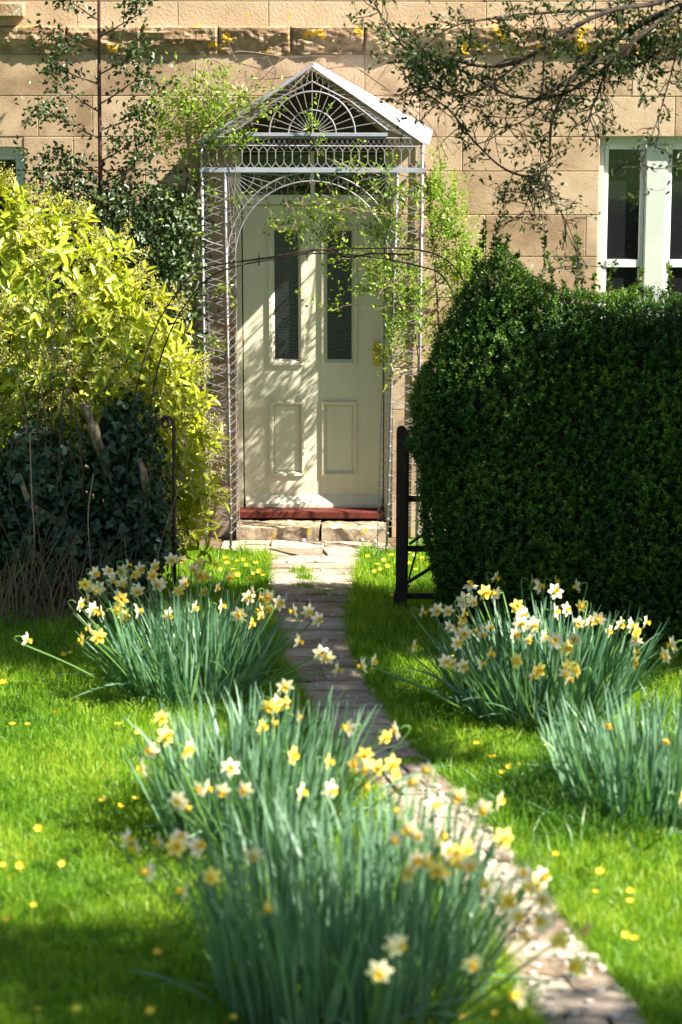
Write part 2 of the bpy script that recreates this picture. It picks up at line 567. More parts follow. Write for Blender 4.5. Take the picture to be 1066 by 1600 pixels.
DX0, DX1 = fx(368), fx(613)              # door opening
DZ1 = fz(226)
WX0, WZ1, WZ0 = at(936, 300).x, at(980, 213).z, at(980, 545).z
WX1 = WX0 + 1.16
VX1, VZ1 = at(38, 260).x, at(20, 229).z
VX0, VZ0 = VX1 - 1.1, VZ1 - 1.4
OPEN = [(DX0, DX1, -1, DZ1), (WX0, WX1, WZ0, WZ1), (VX0, VX1, VZ0, VZ1)]

# mortar backing with openings: plain sheets between them
mb = MB()
xs = sorted({-4.2, 4.6, DX0, DX1, WX0, WX1, VX0, VX1})
zs = sorted({0.0, 5.2, DZ1, WZ0, WZ1, VZ0, VZ1})
for a, b in zip(xs[:-1], xs[1:]):
    for c, d in zip(zs[:-1], zs[1:]):
        mx_, mz_ = (a + b) / 2, (c + d) / 2
        if any(o[0] < mx_ < o[1] and o[2] < mz_ < o[3] for o in OPEN): continue
        mb.add([(a, .0, c), (b, 0, c), (b, 0, d), (a, 0, d)], [(0, 1, 2, 3)])
for (a, b, c, d) in OPEN:            # reveals
    c = max(c, 0)
    mb.add([(a, 0, c), (a, .42, c), (a, .42, d), (a, 0, d)], [(0, 1, 2, 3)])
    mb.add([(b, 0, c), (b, 0, d), (b, .42, d), (b, .42, c)], [(0, 1, 2, 3)])
    mb.add([(a, 0, d), (a, .42, d), (b, .42, d), (b, 0, d)], [(0, 1, 2, 3)])
    if c > 0: mb.add([(a, 0, c), (b, 0, c), (b, .42, c), (a, .42, c)], [(0, 1, 2, 3)])
mb.build('wall_core', M['mortar'], house)
mb = MB()
mb.box(-4.2, 4.6, .45, 4.5, 0, 5.2)
mb.build('house_body', M['mortar'], house)
for (a, b, c, d) in OPEN:
    MB().box(a + .004, b - .004, .422, .436, max(c, 0) + .004, d - .004).build('dark_interior', M['dark'], house)

LEDGE0, LEDGE1 = hz(84), hz(43)
rows = [-0.0]
edge_px = [840, 772, 706, 640, 574, 508, 465, 400, 335, 267, 214, 150, 86]
rows = [0.0] + [hz(p) for p in edge_px[1:]]
rows[-1] = LEDGE0
fixed = {11: [at(305, 120).x, at(570, 120).x, at(745, 120).x, at(988, 120).x], 10: [at(60, 190).x, at(145, 190).x, at(655, 190).x, at(862, 190).x]}
upper = [LEDGE1, hz(2), hz(-70), hz(-140), hz(-220)]


def sub_open(x0, x1, z0, z1):
    """cut a stone's span at the openings"""
    parts = [(x0, x1)]
    for (a, b, c, d) in OPEN:
        if z0 >= d - .02 or z1 <= c + .02: continue
        nxt = []
        for (p, q) in parts:
            if q <= a or p >= b: nxt.append((p, q)); continue
            if p < a: nxt.append((p, a))
            if q > b: nxt.append((b, q))
        parts = nxt
    return [(p, q) for p, q in parts if q - p > .03]


def stone(x0, x1, z0, z1, mat, proud):
    g = .0022
    z0c, z1c = z0 + g, z1 - g
    for (a, b, c, d) in OPEN:               # never overhang an opening's head or sill
        if x1 > a + .01 and x0 < b - .01:
            if z0 < d < z1 and z0 > c: z0c = max(z0c, d)
    MB().cbox(x0 + g, x1 - g, -proud, -.0005, z0c, z1c, .003).build('wall_stone', mat, house)


for ri in range(len(rows) - 1):
    z0, z1 = rows[ri], rows[ri + 1]
    cut = list(fixed.get(ri, []))
    xs = [-3.6]
    if cut:
        x = -3.6
        marks = [-3.0, -2.4] + cut + [cut[-1] + .8, cut[-1] + 1.4]
        xs = [-3.6] + sorted(marks) + [4.2]
    else:
        while xs[-1] < 4.0:
            xs.append(xs[-1] + random.uniform(.45, 1.0))
    for a, b in zip(xs[:-1], xs[1:]):
        for p, q in sub_open(a, b, z0, z1):
            stone(p, q, z0, z1, M['stone'], random.uniform(.004, .007))
for ui in range(len(upper) - 1):
    z0, z1 = upper[ui], upper[ui + 1]
    xs = [-3.6, at(120, 20).x, at(278, 20).x, at(420, 20).x, at(597, 20).x, at(760, 20).x, at(930, 20).x, 2.9, 3.6, 4.2]
    if ui % 2: xs = [x + .3 for x in xs[:-1]]
    for a, b in zip(xs[:-1], xs[1:]):
        stone(a, b, z0, z1, M['stone_lichen'], random.uniform(.004, .007))

# rough ledge stones
lx = [-3.6, -2.75] + [at(p, 65).x for p in (-20, 105, 222, 342, 455, 570, 735, 850, 1000, 1130)] + [3.4, 4.2]
for i, (a, b) in enumerate(zip(lx[:-1], lx[1:])):
    nx, nz = max(6, int((b - a) / .013)), 18
    vs, fs = [], []
    top = .10
    for j in range(nz):
        v = j / (nz - 1)
        for q in range(nx):
            u = q / (nx - 1)
            x = a + .006 + (b - a - .012) * u
            z = LEDGE0 + (LEDGE1 - LEDGE0) * v
            prof = .022 + .036 * min(1, v / .6) if v < .8 else .060
            n = noise.fractal(Vector((x * 5 + i, z * 9, i * 4.1)), .9, 2.2, 4)
            dip = .022 * n + .009 * noise.noise(Vector((x * 34, z * 44, i))) - .035 * max(0, noise.noise(Vector((x * 6, z * 14, i + 7))))
            if j == 0: z += .028 * noise.noise(Vector((x * 6, 3, i)))
            e = 0 if 0 < q < nx - 1 else .012
            vs.append((x, min(-.010, -(prof + dip * (1.0 if v < .85 else .45) - e)), z))
    for j in range(nz - 1):
        for q in range(nx - 1):
            p = j * nx + q
            fs.append((p, p + 1, p + nx + 1, p + nx))
    bt = len(vs)
    for q in range(nx):                    # top and bottom returns to the wall
        vs.append((vs[(nz - 1) * nx + q][0], -.001, LEDGE1 + .012))
    for q in range(nx): vs.append((vs[q][0], -.001, LEDGE0 + .01))
    for q in range(nx - 1):
        fs.append(((nz - 1) * nx + q, (nz - 1) * nx + q + 1, bt + q + 1, bt + q))
        fs.append((q + 1, q, bt + nx + q, bt + nx + q + 1))
    for q in (0, nx - 1):                  # ends
        col_ = [j * nx + q for j in range(nz)]
        fs.append(tuple(col_ + [bt + q, bt + nx + q]))
    MB().add(vs, fs).build('ledge_stone', M['ledge'], house)
# end of an upstairs window sill
MB().cbox(-3.0, at(41, 12).x, -.13, -.014, hz(25), hz(4), .006).build('upper_sill', M['ledge'], house)

# ---- door: frame, leaf, panels, glass
fX = lambda p: at(p, 550, DY).x
fZ = lambda p: at(488, p, DY).z
fr = MB()
Y0, Y1 = .155, .28
fr.box(DX0, fX(379), Y0, Y1, fZ(806), DZ1)
fr.box(fX(601), DX1, Y0, Y1, fZ(806), DZ1)
fr.box(fX(379), fX(601), Y0, Y1, fZ(237), DZ1)
fr.box(fX(379), fX(601), Y0, Y1, fZ(319), fZ(304))
fr.box(fX(486), fX(492), Y0 + .01, Y1, fZ(304), fZ(237))
fr.build('door_frame', M['paint'], house)
for a, b in ((380, 485), (493, 600)):
    MB().box(fX(a), fX(b), .22, .225, fZ(303), fZ(238)).build('transom_pane', M['pane'], house)
XS = (381, 421, 475, 503, 558, 599)       # stiles and openings
ZS = (787, 743, 627, 570, 352, 321)
dm = MB()
D0, D1 = .19, .233
dm.box(fX(381), fX(421), D0, D1, fZ(787), fZ(321))
dm.box(fX(558), fX(599), D0, D1, fZ(787), fZ(321))
dm.box(fX(475), fX(503), D0, D1, fZ(743), fZ(352))
dm.box(fX(421), fX(558), D0, D1, fZ(787), fZ(743))
dm.box(fX(421), fX(475), D0, D1, fZ(627), fZ(570))
dm.box(fX(475) + .0, fX(503), D0 + .0005, D1, fZ(743) - .0001, fZ(743))
dm.box(fX(503), fX(558), D0, D1, fZ(627), fZ(570))
dm.box(fX(421), fX(558), D0, D1, fZ(352), fZ(321))
dm.add([], [])
door = dm.build('door', M['paint'], house)


def moulding(x0, x1, z0, z1, w, y0, y1, parent, mat):
    """mitred frame whose front slopes inwards"""
    o = [(x0, z0), (x1, z0), (x1, z1), (x0, z1)]
    i_ = [(x0 + w, z0 + w), (x1 - w, z0 + w), (x1 - w, z1 - w), (x0 + w, z1 - w)]
    m1 = [(x0 + w * .45, z0 + w * .45), (x1 - w * .45, z0 + w * .45), (x1 - w * .45, z1 - w * .45), (x0 + w * .45, z1 - w * .45)]
    vs = [(x, D0, z) for x, z in o] + [(x, y0, z) for x, z in o] + [(x, y0, z) for x, z in m1] + [(x, y1, z) for x, z in i_] + [(x, D1, z) for x, z in i_]
    fs = []
    for l in range(4):
        for k in range(4):
            k2 = (k + 1) % 4
            fs.append((l * 4 + k, l * 4 + k2, l * 4 + 4 + k2, l * 4 + 4 + k))
    return MB().add(vs, fs).build('moulding', mat, parent)


for a, b in ((421, 475), (503, 558)):
    x0, x1 = fX(a), fX(b)
    moulding(x0 + .0005, x1 - .0005, fZ(570) + .0005, fZ(352) - .0005, .036, D0 - .016, D0 + .012, door, M['paint'])
    MB().box(x0 + .03, x1 - .03, D0 + .016, D0 + .022, fZ(570) + .03, fZ(352) - .03).build('glass_pane', M['door_glass'], door)
    moulding(x0 + .0005, x1 - .0005, fZ(743) + .0005, fZ(627) - .0005, .03, D0 - .014, D0 + .014, door, M['paint'])
    MB().cbox(x0 + .028, x1 - .028, D0 + .006, D0 + .03, fZ(743) + .028, fZ(627) - .028, .008).build('panel', M['paint'], door)
# weather bar at the foot of the door
wb = MB()
wb.add([(fX(383), D0 - .002, fZ(773)), (fX(597), D0 - .002, fZ(773)), (fX(597), D0 - .04, fZ(786)), (fX(383), D0 - .04, fZ(786)),
        (fX(383), D0 - .04, fZ(791)), (fX(597), D0 - .04, fZ(791)), (fX(597), D0 - .002, fZ(791)), (fX(383), D0 - .002, fZ(791))],
       [(0, 1, 2, 3), (3, 2, 5, 4), (4, 5, 6, 7), (0, 3, 4, 7), (1, 6, 5, 2)])
wb.build('weather_bar', M['paint'], door)
hd = MB().cbox(fX(583), fX(594), D0 - .008, D0 - .0005, fZ(572), fZ(534), .003)
hd.tube([(fX(588), D0 - .006, fZ(549)), (fX(588), D0 - .045, fZ(549))], .008, 8)
hd.tube([(fX(588), D0 - .045, fZ(549)), (fX(588), D0 - .06, fZ(549)), (fX(588), D0 - .072, fZ(549))], [.022, .027, .014], 10)
hd.build('door_handle', M['brass'], door)
kn = MB().tube([(fX(489), D0 - .0005, fZ(356)), (fX(489), D0 - .02, fZ(356))], [.014, .01], 8).build('door_stud', M['white'], door)
MB().cbox(fx(369), fx(601), .03, .3, at(488, 812, 0).z, at(488, 812, 0).z + .05, .006).build('threshold', M['sill'], house)
# doorstep of two old stones
st = slab(fx(368), fx(500), fx(368), fx(500), -.19, .03, fz(812) - .008, 5.0, 14, 7, .008, .012)
st.build('doorstep', M['step'], house)
st = slab(fx(502), fx(606), fx(502), fx(606), -.185, .03, fz(812) - .014, 9.0, 11, 7, .008, .012)
st.build('doorstep', M['step'], house)

# ---- windows
def window(x0, x1, z0, z1, mat_f, mat_s, mull):
    y0 = .07
    f = MB()
    fw = .035
    f.box(x0, x0 + fw, y0, y0 + .1, z0, z1)
    f.box(x1 - fw, x1, y0, y0 + .1, z0, z1)
    f.box(x0 + fw, x1 - fw, y0, y0 + .1, z1 - fw * 1.6, z1)
    f.box(x0 + fw, x1 - fw, y0 - .03, y0 + .1, z0, z0 + fw)
    xm = x0 + mull
    mw = .072
    f.cbox(xm - mw, xm + mw, y0 - .012, y0 + .1, z0 + fw, z1 - fw * 1.6, .01)
    w = f.build('window', mat_f, house)
    for a, b in ((x0 + fw, xm - mw), (xm + mw, x1 - fw)):
        s = MB()
        sw = .032
        c, d = z0 + fw, z1 - fw * 1.6
        ys0, ys1 = y0 + .018, y0 + .06
        mid = d - (d - c) * .60
        s.cbox(a, a + sw, ys0, ys1, c, d, .006)
        s.cbox(b - sw, b, ys0, ys1, c, d, .006)
        s.box(a + sw, b - sw, ys0 + .001, ys1, d - sw * 1.1, d)
        s.box(a + sw, b - sw, ys0 + .001, ys1, c, c + sw * 1.5)
        s.box(a + sw, b - sw, ys0 - .008, ys1, mid - .024, mid + .024)
        s.build('sash', mat_s, w)
        MB().box(a + sw, b - sw, ys0 + .02, ys0 + .024, mid + .024, d - sw * 1.1).build('pane', M['pane'], w)
        MB().box(a + sw, b - sw, ys0 + .02, ys0 + .024, c + sw * 1.5, mid - .024).build('pane', M['pane'], w)
    MB().cbox(x0 - .08, x1 + .08, -.075, -.014, z0 - .1, z0 - .003, .008).build('window_sill', M['stone'], house)


window(WX0, WX1, WZ0, WZ1, M['paint_grey'], M['white'], at(1022, 300).x - WX0 + .02)
window(VX0, VX1, VZ0, VZ1, M['paint_grey'], M['paint_grey'], .52)

# ------------------------------------------------------------------ the wire porch
PY = -.48
P = lambda x, y, Y=PY: at(x, y, Y)
porch = thing('wire_porch', 'openwork galvanised wire porch with gabled zinc roof standing over the cream door', 'porch', (at(488, 800, -.25).x, -.25, 0))


def wire(name, pts, r=.004, n=4, mat='galv', parent=porch, smooth=False):
    r = r * .82
    return MB().tube(pts, r, n).build(name, M[mat], parent, smooth)


def ground_post(xt, yt, xb, yb, Y):
    a, b = at(xt, yt, Y), at(xb, yb, Y)
    b.z = 0.0
    return [a, b]


PO = {}
for key, (xt, yt, xb, yb) in {'lo': (315, 226, 323, 866), 'li': (352, 265, 361, 866), 'ri': (622, 265, 604, 866), 'ro': (661, 226, 652, 866)}.items():
    a, b = ground_post(xt, yt, xb, yb, PY)
    PO[key] = (a, b)
    wire('post', [a, b], .0115, 6, smooth=True)
    # small joint rings up the post
    mb = MB()
    for q in range(26):
        c = a.lerp(b, (q + .5) / 26)
        mb.tube([c - Vector((0, 0, .004)), c + Vector((0, 0, .004))], .0145, 6)
    tag(mb.build('post_rings', M['galv'], porch), kind='stuff')
for key, src, Yb in (('lb', 'lo', -.03), ('rb', 'ro', -.03)):
    a, b = PO[src]
    a2, b2 = Vector((a.x, Yb, a.z)), Vector((b.x, Yb, 0))
    PO[key] = (a2, b2)
    wire('post', [a2, b2], .0115, 6, smooth=True)
for key, src, dx in (('ln', 'li', .058), ('rn', 'ri', -.062)):
    a, b = PO[src]
    a2, b2 = a + Vector((dx, .03, -.12)), b + Vector((dx, .03, 0))
    PO[key] = (a2, b2)
    wire('edge_wire', [a2, b2], .0045)


def zig(k1, k2, pitch, name='lattice_wire', r=.003, z_lo=.1):
    """two zigzag wires crossing between two uprights"""
    (a1, b1), (a2, b2) = PO[k1], PO[k2]
    top = min(a1.z, a2.z)
    n = int((top - z_lo) / pitch)
    for ph in (0, 1):
        pts = []
        for q in range(n + 1):
            z = top - q * pitch
            a, b = (a1, b1) if (q + ph) % 2 else (a2, b2)
            t = (a.z - z) / (a.z - b.z)
            pts.append(a.lerp(b, t))
        wire(name, pts, r, 4)


def loops(k1, k2, pitch, name='lattice_wire', r=.0035, z_lo=.1, amp=.96):
    """half-round scallops springing from either upright and overlapping"""
    (a1, b1), (a2, b2) = PO[k1], PO[k2]
    top = min(a1.z, a2.z) - .03
    n = int((top - z_lo) / pitch)
    for ph in (0, 1):
        pts = []
        for q in range(n * 10 + 1):
            z = top - q * pitch / 10
            s = abs(math.sin(math.pi * q / 10 / 1.0))
            t1, t2 = (a1.z - z) / (a1.z - b1.z), (a2.z - z) / (a2.z - b2.z)
            p1, p2 = a1.lerp(b1, t1), a2.lerp(b2, t2)
            f = s * amp
            pts.append(p1.lerp(p2, f if ph == 0 else 1 - f))
        wire(name, pts, r, 4)


loops('lo', 'li', .115)
loops('ri', 'ro', .115)
zig('li', 'ln', .055)
zig('ri', 'rn', .055)
zig('lo', 'lb', .16)
zig('ro', 'rb', .16)
# lintel, rails
def bar(name, x0, y0, x1, y1, r, n=6):
    return wire(name, [P(x0, y0), P(x1, y1)], r, n)


MB().box(P(312, 264).x, P(665, 264).x, PY - .014, PY + .014, P(488, 269).z, P(488, 262).z).build('lintel_bar', M['roof'], porch)
bar('rail', 316, 227, 661, 229, .006)
bar('rail', 330, 214, 648, 216, .0055)
MB().box(P(384, 210).x, P(606, 210).x, PY - .012, PY + .012, P(488, 212.5).z, P(488, 207.5).z).build('gable_bar', M['roof'], porch)
for k1, k2 in (('lo', 'lb'), ('ro', 'rb')):
    for zz in (P(488, 265).z, P(488, 228).z):
        a = Vector((PO[k1][0].x, PY, zz)); b = Vector((PO[k2][0].x, -.03, zz))
        wire('side_rail', [a, b], .008, 6)
# zigzag under the gable bar
pts1, pts2 = [], []
for q in range(0, 39):
    x = 334 + q * 8.2
    pts1.append(P(x, 214.5 if q % 2 else 227.5)); pts2.append(P(x, 227.5 if q % 2 else 214.5))
wire('lattice_wire', pts1, .003); wire('lattice_wire', pts2, .003)
# valance of forked bars
for q in range(26):
    x = 326 + q * 13.1
    mb = MB()
    mb.tube([P(x, 235), P(x, 254)], .0042, 4)
    for s in (-1, 1):
        mb.tube([P(x, 235.5), P(x + s * 6.6, 228)], .0032, 4)
        mb.tube([P(x, 253.5), P(x + s * 6.6, 262)], .0032, 4)
    mb.build('valance_bar', M['galv'], porch)
# gable sunburst
CX, CY_ = 488, 209
def arc(cx, cy, rx, ry, a0, a1, n=24):
    return [P(cx + rx * math.cos(R(a0 + (a1 - a0) * q / n)), cy - ry * math.sin(R(a0 + (a1 - a0) * q / n))) for q in range(n + 1)]


wire('sunburst_arc', arc(CX, CY_, 37, 37, 0, 180), .006, 5)
wire('sunburst_arc', arc(CX, CY_, 67, 66, 0, 180), .007, 5)
for q in range(15):
    an = 10 + q * 160 / 14
    # reach the inner rafter line
    c, s = math.cos(R(an)), math.sin(R(an))
    rr = 100 if abs(c) < 1e-3 else None
    m_ = 76 / 118.0
    rr = 82 / (s + abs(c) * m_)
    wire('sunburst_ray', [P(CX + 12 * c, CY_ - 12 * s), P(CX + rr * c, CY_ - rr * s)], .0036, 4)
for sgn in (-1, 1):
    wire('inner_rafter', [P(CX, 127), P(CX + sgn * 60, 150 + 8), P(CX + sgn * 118, 203)], .006, 5)
    wire('rafter', [P(488, 104), P(488 + sgn * 174, 224)], .010, 6)
    for ph in (0, 1):                         # crossing wires between the two rafters
        pts = []
        for q in range(16):
            t = (q + .4) / 16
            xo, yo = 488 + sgn * 174 * t, 106 + 120 * t
            xi, yi = 488 + sgn * 118 * t, 128 + 76 * t
            pts.append(P(xo, yo) if (q + ph) % 2 else P(xi, yi))
        wire('lattice_wire', pts, .003)
wire('finial_rod', [P(488, 106), P(488, 207)], .004, 4)
# arch under the lintel and its corner fans
wire('arch_rod', arc(487, 400, 131, 131, 2, 178, 32), .0055, 5)
wire('arch_rod', arc(487, 400, 119, 117, 2, 178, 32), .0055, 5)
for ph in (0, 1):
    pts = []
    for q in range(49):
        an = R(4 + q * 172 / 48)
        rx, ry = (131, 131) if (q + ph) % 2 else (119, 117)
        pts.append(P(487 + rx * math.cos(an), 400 - ry * math.sin(an)))
    if ph == 0: wire('lattice_wire', pts, .003)
for sgn, cx in ((1, 356), (-1, 618)):
    for q in range(9):
        an = R(4 + q * 82 / 8)
        dx, dy = math.cos(an), math.sin(an)
        Lr = 30
        while Lr < 120:                       # run until the arch is met
            x, y_ = cx + sgn * dx * Lr, 268 + dy * Lr
            if (x - 487) ** 2 + (y_ - 400) ** 2 < 131 ** 2: break
            Lr += 2
        wire('fan_ray', [P(cx, 268), P(cx + sgn * dx * Lr, 268 + dy * Lr)], .003, 4)
    pts = [P(cx + sgn * 42 * math.cos(R(t)), 268 + 42 * math.sin(R(t))) for t in range(0, 91, 10)]
    wire('fan_arc', pts, .0032, 4)
# roof sheets
def sheet(name, fa, fe, be, ba, th=.010):
    c = [Vector(fa), Vector(fe), Vector(be), Vector(ba)]
    n = (c[1] - c[0]).cross(c[3] - c[0]).normalized()
    if n.z < 0: n = -n
    vs = [p + n * th for p in c] + [p for p in c]
    return MB().add(vs, [(0, 1, 2, 3), (7, 6, 5, 4), (0, 4, 5, 1), (1, 5, 6, 2), (2, 6, 7, 3), (3, 7, 4, 0)]).build(name, M['roof'], porch)


sheet('roof_sheet', P(488, 103), P(669, 228), at(676, 205, -.02), at(494, 101, -.02))
sheet('roof_sheet', P(487.5, 103), P(311, 226), at(318, 214, -.02), at(491, 101, -.02))
# dark sheet added on the wall, standing in for the porch roof's shade
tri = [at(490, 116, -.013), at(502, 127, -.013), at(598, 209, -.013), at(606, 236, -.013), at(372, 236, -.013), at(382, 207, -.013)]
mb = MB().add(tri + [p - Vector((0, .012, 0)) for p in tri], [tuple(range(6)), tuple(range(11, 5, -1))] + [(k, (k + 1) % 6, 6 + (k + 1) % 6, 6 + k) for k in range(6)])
mb.build('gable_shade_sheet', M['gable_shade'], porch)
# ridge roll
wire('ridge_roll', [P(488, 101), at(493, 99.5, -.07)], .012, 8)

# ------------------------------------------------------------------ iron gate, posts, arch
GY = -1.94
gp = thing('gate_post', 'flat brown iron gate post with rounded top beside the box hedge', 'gate post', (at(627, 955, GY).x, GY, 0))
x0, x1, zt = at(619, 800, GY).x, at(635, 800, GY).x, at(627, 665, GY).z
mb = MB()
ring = [(x0, -.05), (x1, -.05)] + [((x0 + x1) / 2 + (x1 - x0) / 2 * math.cos(a), zt - (x1 - x0) / 2 * 1.3 + (x1 - x0) / 2 * 1.3 * math.sin(a)) for a in np.linspace(0, math.pi, 9)]
n = len(ring)
mb.add([(x, GY - .012, z) for x, z in ring] + [(x, GY + .012, z) for x, z in ring],
       [tuple(range(n)), tuple(range(2 * n - 1, n - 1, -1))] + [(k, n + k, n + (k + 1) % n, (k + 1) % n) for k in range(n)])
mb.build('post_plate', M['iron'], gp)
MB().box(x0 - .012, x1 + .006, GY - .03, GY + .03, -.05, at(627, 925, GY).z).build('post_foot', M['iron'], gp)
gate = thing('iron_gate', 'dark iron strap gate with diagonal braces swung open against the box hedge', 'gate', (at(645, 955, GY).x, GY + .02, .05))
G = lambda x, y: at(x, y, GY + .04)
mb = MB().tube([G(638, 672), G(635, 935)], .0095, 6)
mb.build('stile', M['iron'], gate)
for (xa, ya, xb, yb) in ((637, 848, 830, 858), (636, 922, 830, 932), (637, 775, 830, 780), (637, 700, 830, 703)):
    a, b = G(xa, ya), G(xb, yb)
    MB().box(a.x, b.x, a.y - .006, a.y + .006, b.z - .018, b.z + .018).build('rail', M['iron'], gate)
for (xa, ya, xb, yb) in ((636, 913, 700, 872), (700, 872, 830, 790)):
    pass
MB().tube([G(634, 912), G(830, 790)], .013, 4).build('brace', M['iron'], gate)
MB().tube([G(639, 905), G(653, 852)], .008, 4).build('brace', M['iron'], gate)
MB().tube([G(640, 850), G(830, 715)], .010, 4).build('brace', M['iron'], gate)
MB().tube([G(828, 695), G(826, 938)], .010, 6).build('stile', M['iron'], gate)
for yy in (700, 915):
    MB().tube([at(634, yy, GY), G(638, yy)], .011, 6).build('hinge', M['iron'], gate)
lp = thing('gate_post', 'thin dark iron gate post with curled scroll top among ivy', 'gate post', (at(271, 950, GY).x, GY, 0))
b = at(273, 950, GY); b.z = -.03
MB().tube([b, at(272, 740, GY), at(272, 668, GY), at(270, 657, GY), at(264, 652, GY), at(257, 652, GY), at(253, 656, GY)], .0125, 6).build('post_bar', M['iron'], lp, True)
pts = [at(258 + (7 - q * .38) * math.cos(R(150 - q * 42)), 662 - (9 - q * .5) * math.sin(R(150 - q * 42)), GY) for q in range(11)]
MB().tube([at(253, 656, GY)] + pts, .008, 6).build('scroll', M['iron'], lp, True)
MB().tube([at(271, 742, GY), at(284, 744, GY), at(286, 748, GY)], [.008, .008, .014], 6).build('latch', M['iron'], lp)

arch = thing('gate_arch', 'thin dark double wire arch curving over the garden gateway', 'arch', (at(225, 950, GY).x, GY, 0))
def smooth_path(pts, sub=5):
    out = []
    n = len(pts)
    for i in range(n - 1):
        p0, p1, p2, p3 = pts[max(i - 1, 0)], pts[i], pts[i + 1], pts[min(i + 2, n - 1)]
        for s in range(sub):
            t = s / sub
            out.append(.5 * ((2 * p1) + (p2 - p0) * t + (2 * p0 - 5 * p1 + 4 * p2 - p3) * t * t + (3 * p1 - p0 - 3 * p2 + p3) * t ** 3))
    out.append(pts[-1])
    return out


A1 = [(196, 940), (200, 700), (214, 605), (236, 530), (262, 478), (306, 424), (358, 411), (420, 402), (486, 392), (569, 388), (651, 390), (705, 412), (735, 470), (745, 600), (748, 930)]
A2 = [(226, 940), (230, 700), (242, 599), (258, 540), (282, 488), (323, 437), (366, 417), (425, 405), (486, 396), (569, 400), (651, 415), (692, 432), (716, 490), (722, 600), (724, 930)]
for A, dy in ((A1, -.02), (A2, .02)):
    MB().tube(smooth_path([at(x, y, GY + dy) for x, y in A]), .0048, 5).build('arch_rod', M['iron'], arch, True)
MB().tube(smooth_path([at(x, y, GY) for x, y in ((380, 408), (440, 400), (500, 390), (545, 402), (580, 396), (640, 398))]), .006, 5).build('tie_wire', M['iron'], arch, True)
for x in (405, 480, 550, 610):
    c = at(x, 398 if x > 450 else 404, GY)
    MB().tube([c + Vector((0, -.02, -.035)), c + Vector((0, .02, .035))], .006, 4).build('tie', M['iron'], arch)

# ------------------------------------------------------------------ box hedge
hedge = thing('box_hedge', 'tall dense dark green clipped box hedge beside the iron gate', 'hedge', (at(860, 1000, -2.4).x, -2.1, 0))
HX0, HX1 = at(653, 700, -2.1).x, at(653, 700, -2.1).x + 2.5
def hedge_top(x):
    px = np.interp(x, [HX0, HX0 + .12, HX0 + .3, HX0 + .46, HX0 + .6, HX0 + .8, HX0 + 1.0, HX0 + 1.6, HX1],
                   [at(0, 560, -2.28).z, at(0, 505, -2.28).z, at(0, 440, -2.28).z, at(0, 398, -2.28).z, at(0, 440, -2.28).z, at(0, 470, -2.28).z, at(0, 466, -2.28).z, at(0, 462, -2.28).z, at(0, 470, -2.28).z])
    return px
def hedge_surface(n, inset=0.0):
    """points on the front, back, left end and top of the hedge"""
    Ps, Ns = [], []
    m = n
    which = rng.choice(4, m, p=[.60, .10, .14, .16])
    u, v = rng.random(m), rng.random(m)
    x = HX0 + (HX1 - HX0) * u
    x = np.where(which == 2, HX0, x)
    ztop = hedge_top(x)
    yf = -2.52 - .70 * np.clip((x - HX0 - .8) / 1.4, 0, 1) ** 1.3           # front swells to the right
    yb = np.full(m, -2.08)
    z = v * ztop
    yy = np.where(which == 0, yf, np.where(which == 1, yb, np.where(which == 2, yf + (yb - yf) * u, yf + (yb - yf) * v)))
    z = np.where(which == 3, ztop, z)
    N = np.zeros((m, 3))
    N[which == 0] = (0, -1, 0); N[which == 1] = (0, 1, 0); N[which == 2] = (-1, 0, 0); N[which == 3] = (0, 0, 1)
    Pp = np.stack([x, yy, z], 1)
    # round the edges
    c = np.stack([np.clip(x, HX0 + .26, HX1), np.clip(yy, yf + .22, yb - .22), np.clip(z, 0, ztop - .22)], 1)
    d = Pp - c
    rad = np.array([.26, .22, .22])
    ln = np.sqrt(((d / rad) ** 2).sum(1))
    Pp = np.where((ln > 1)[:, None], c + d / np.maximum(ln, 1)[:, None], Pp)
    Nn = unit(np.where((ln > .9)[:, None], d / rad ** 2, N) + 1e-6)
    # taper of the left end towards the ground, lumps
    t = np.clip(1 - Pp[:, 2] / 1.1, 0, 1)
    Pp[:, 0] += .17 * t * np.clip(1 - (Pp[:, 0] - HX0) / .8, 0, 1)
    lump = np.array([noise.noise(Vector(p) * 2.6) * .07 + noise.noise(Vector(p) * 7) * .035 for p in Pp])
    Pp = Pp + Nn * (lump - inset)[:, None]
    return Pp, Nn
def sprigs(P, Nrm, k, step, L, Wd, up=.7, spread=.8, rise=0.3):
    """k leaves in a spiral along a short shoot at each point"""
    n = len(P)
    ax = unit(Nrm * .7 + np.array([0, 0, up]) + rng.normal(size=(n, 3)) * .35)
    ref = unit(np.cross(ax, rand_unit(n)))
    ref2 = np.cross(ax, ref)
    PP, DD, NN, LL, RR = [], [], [], [], []
    base = rng.random(n)
    for q in range(k):
        an = q * 2.4 + rng.random(n) * .5
        side = ref * np.cos(an)[:, None] + ref2 * np.sin(an)[:, None]
        d = unit(side * spread + ax * (rise + .6 * q / k) + rng.normal(size=(n, 3)) * .15)
        PP.append(P + ax * (step * q)); DD.append(d); NN.append(unit(ax + side * .01 + rng.normal(size=(n, 3)) * .25))
        LL.append(np.full(n, L) * (1 - .35 * q / k) * (.8 + .4 * rng.random(n)))
        RR.append(np.clip(base * .75 + .3 * q / k + rng.normal(size=n) * .08, 0, 1))
    LL = np.concatenate(LL)
    return np.concatenate(PP), np.concatenate(DD), np.concatenate(NN), LL, LL * (Wd / L), np.concatenate(RR)


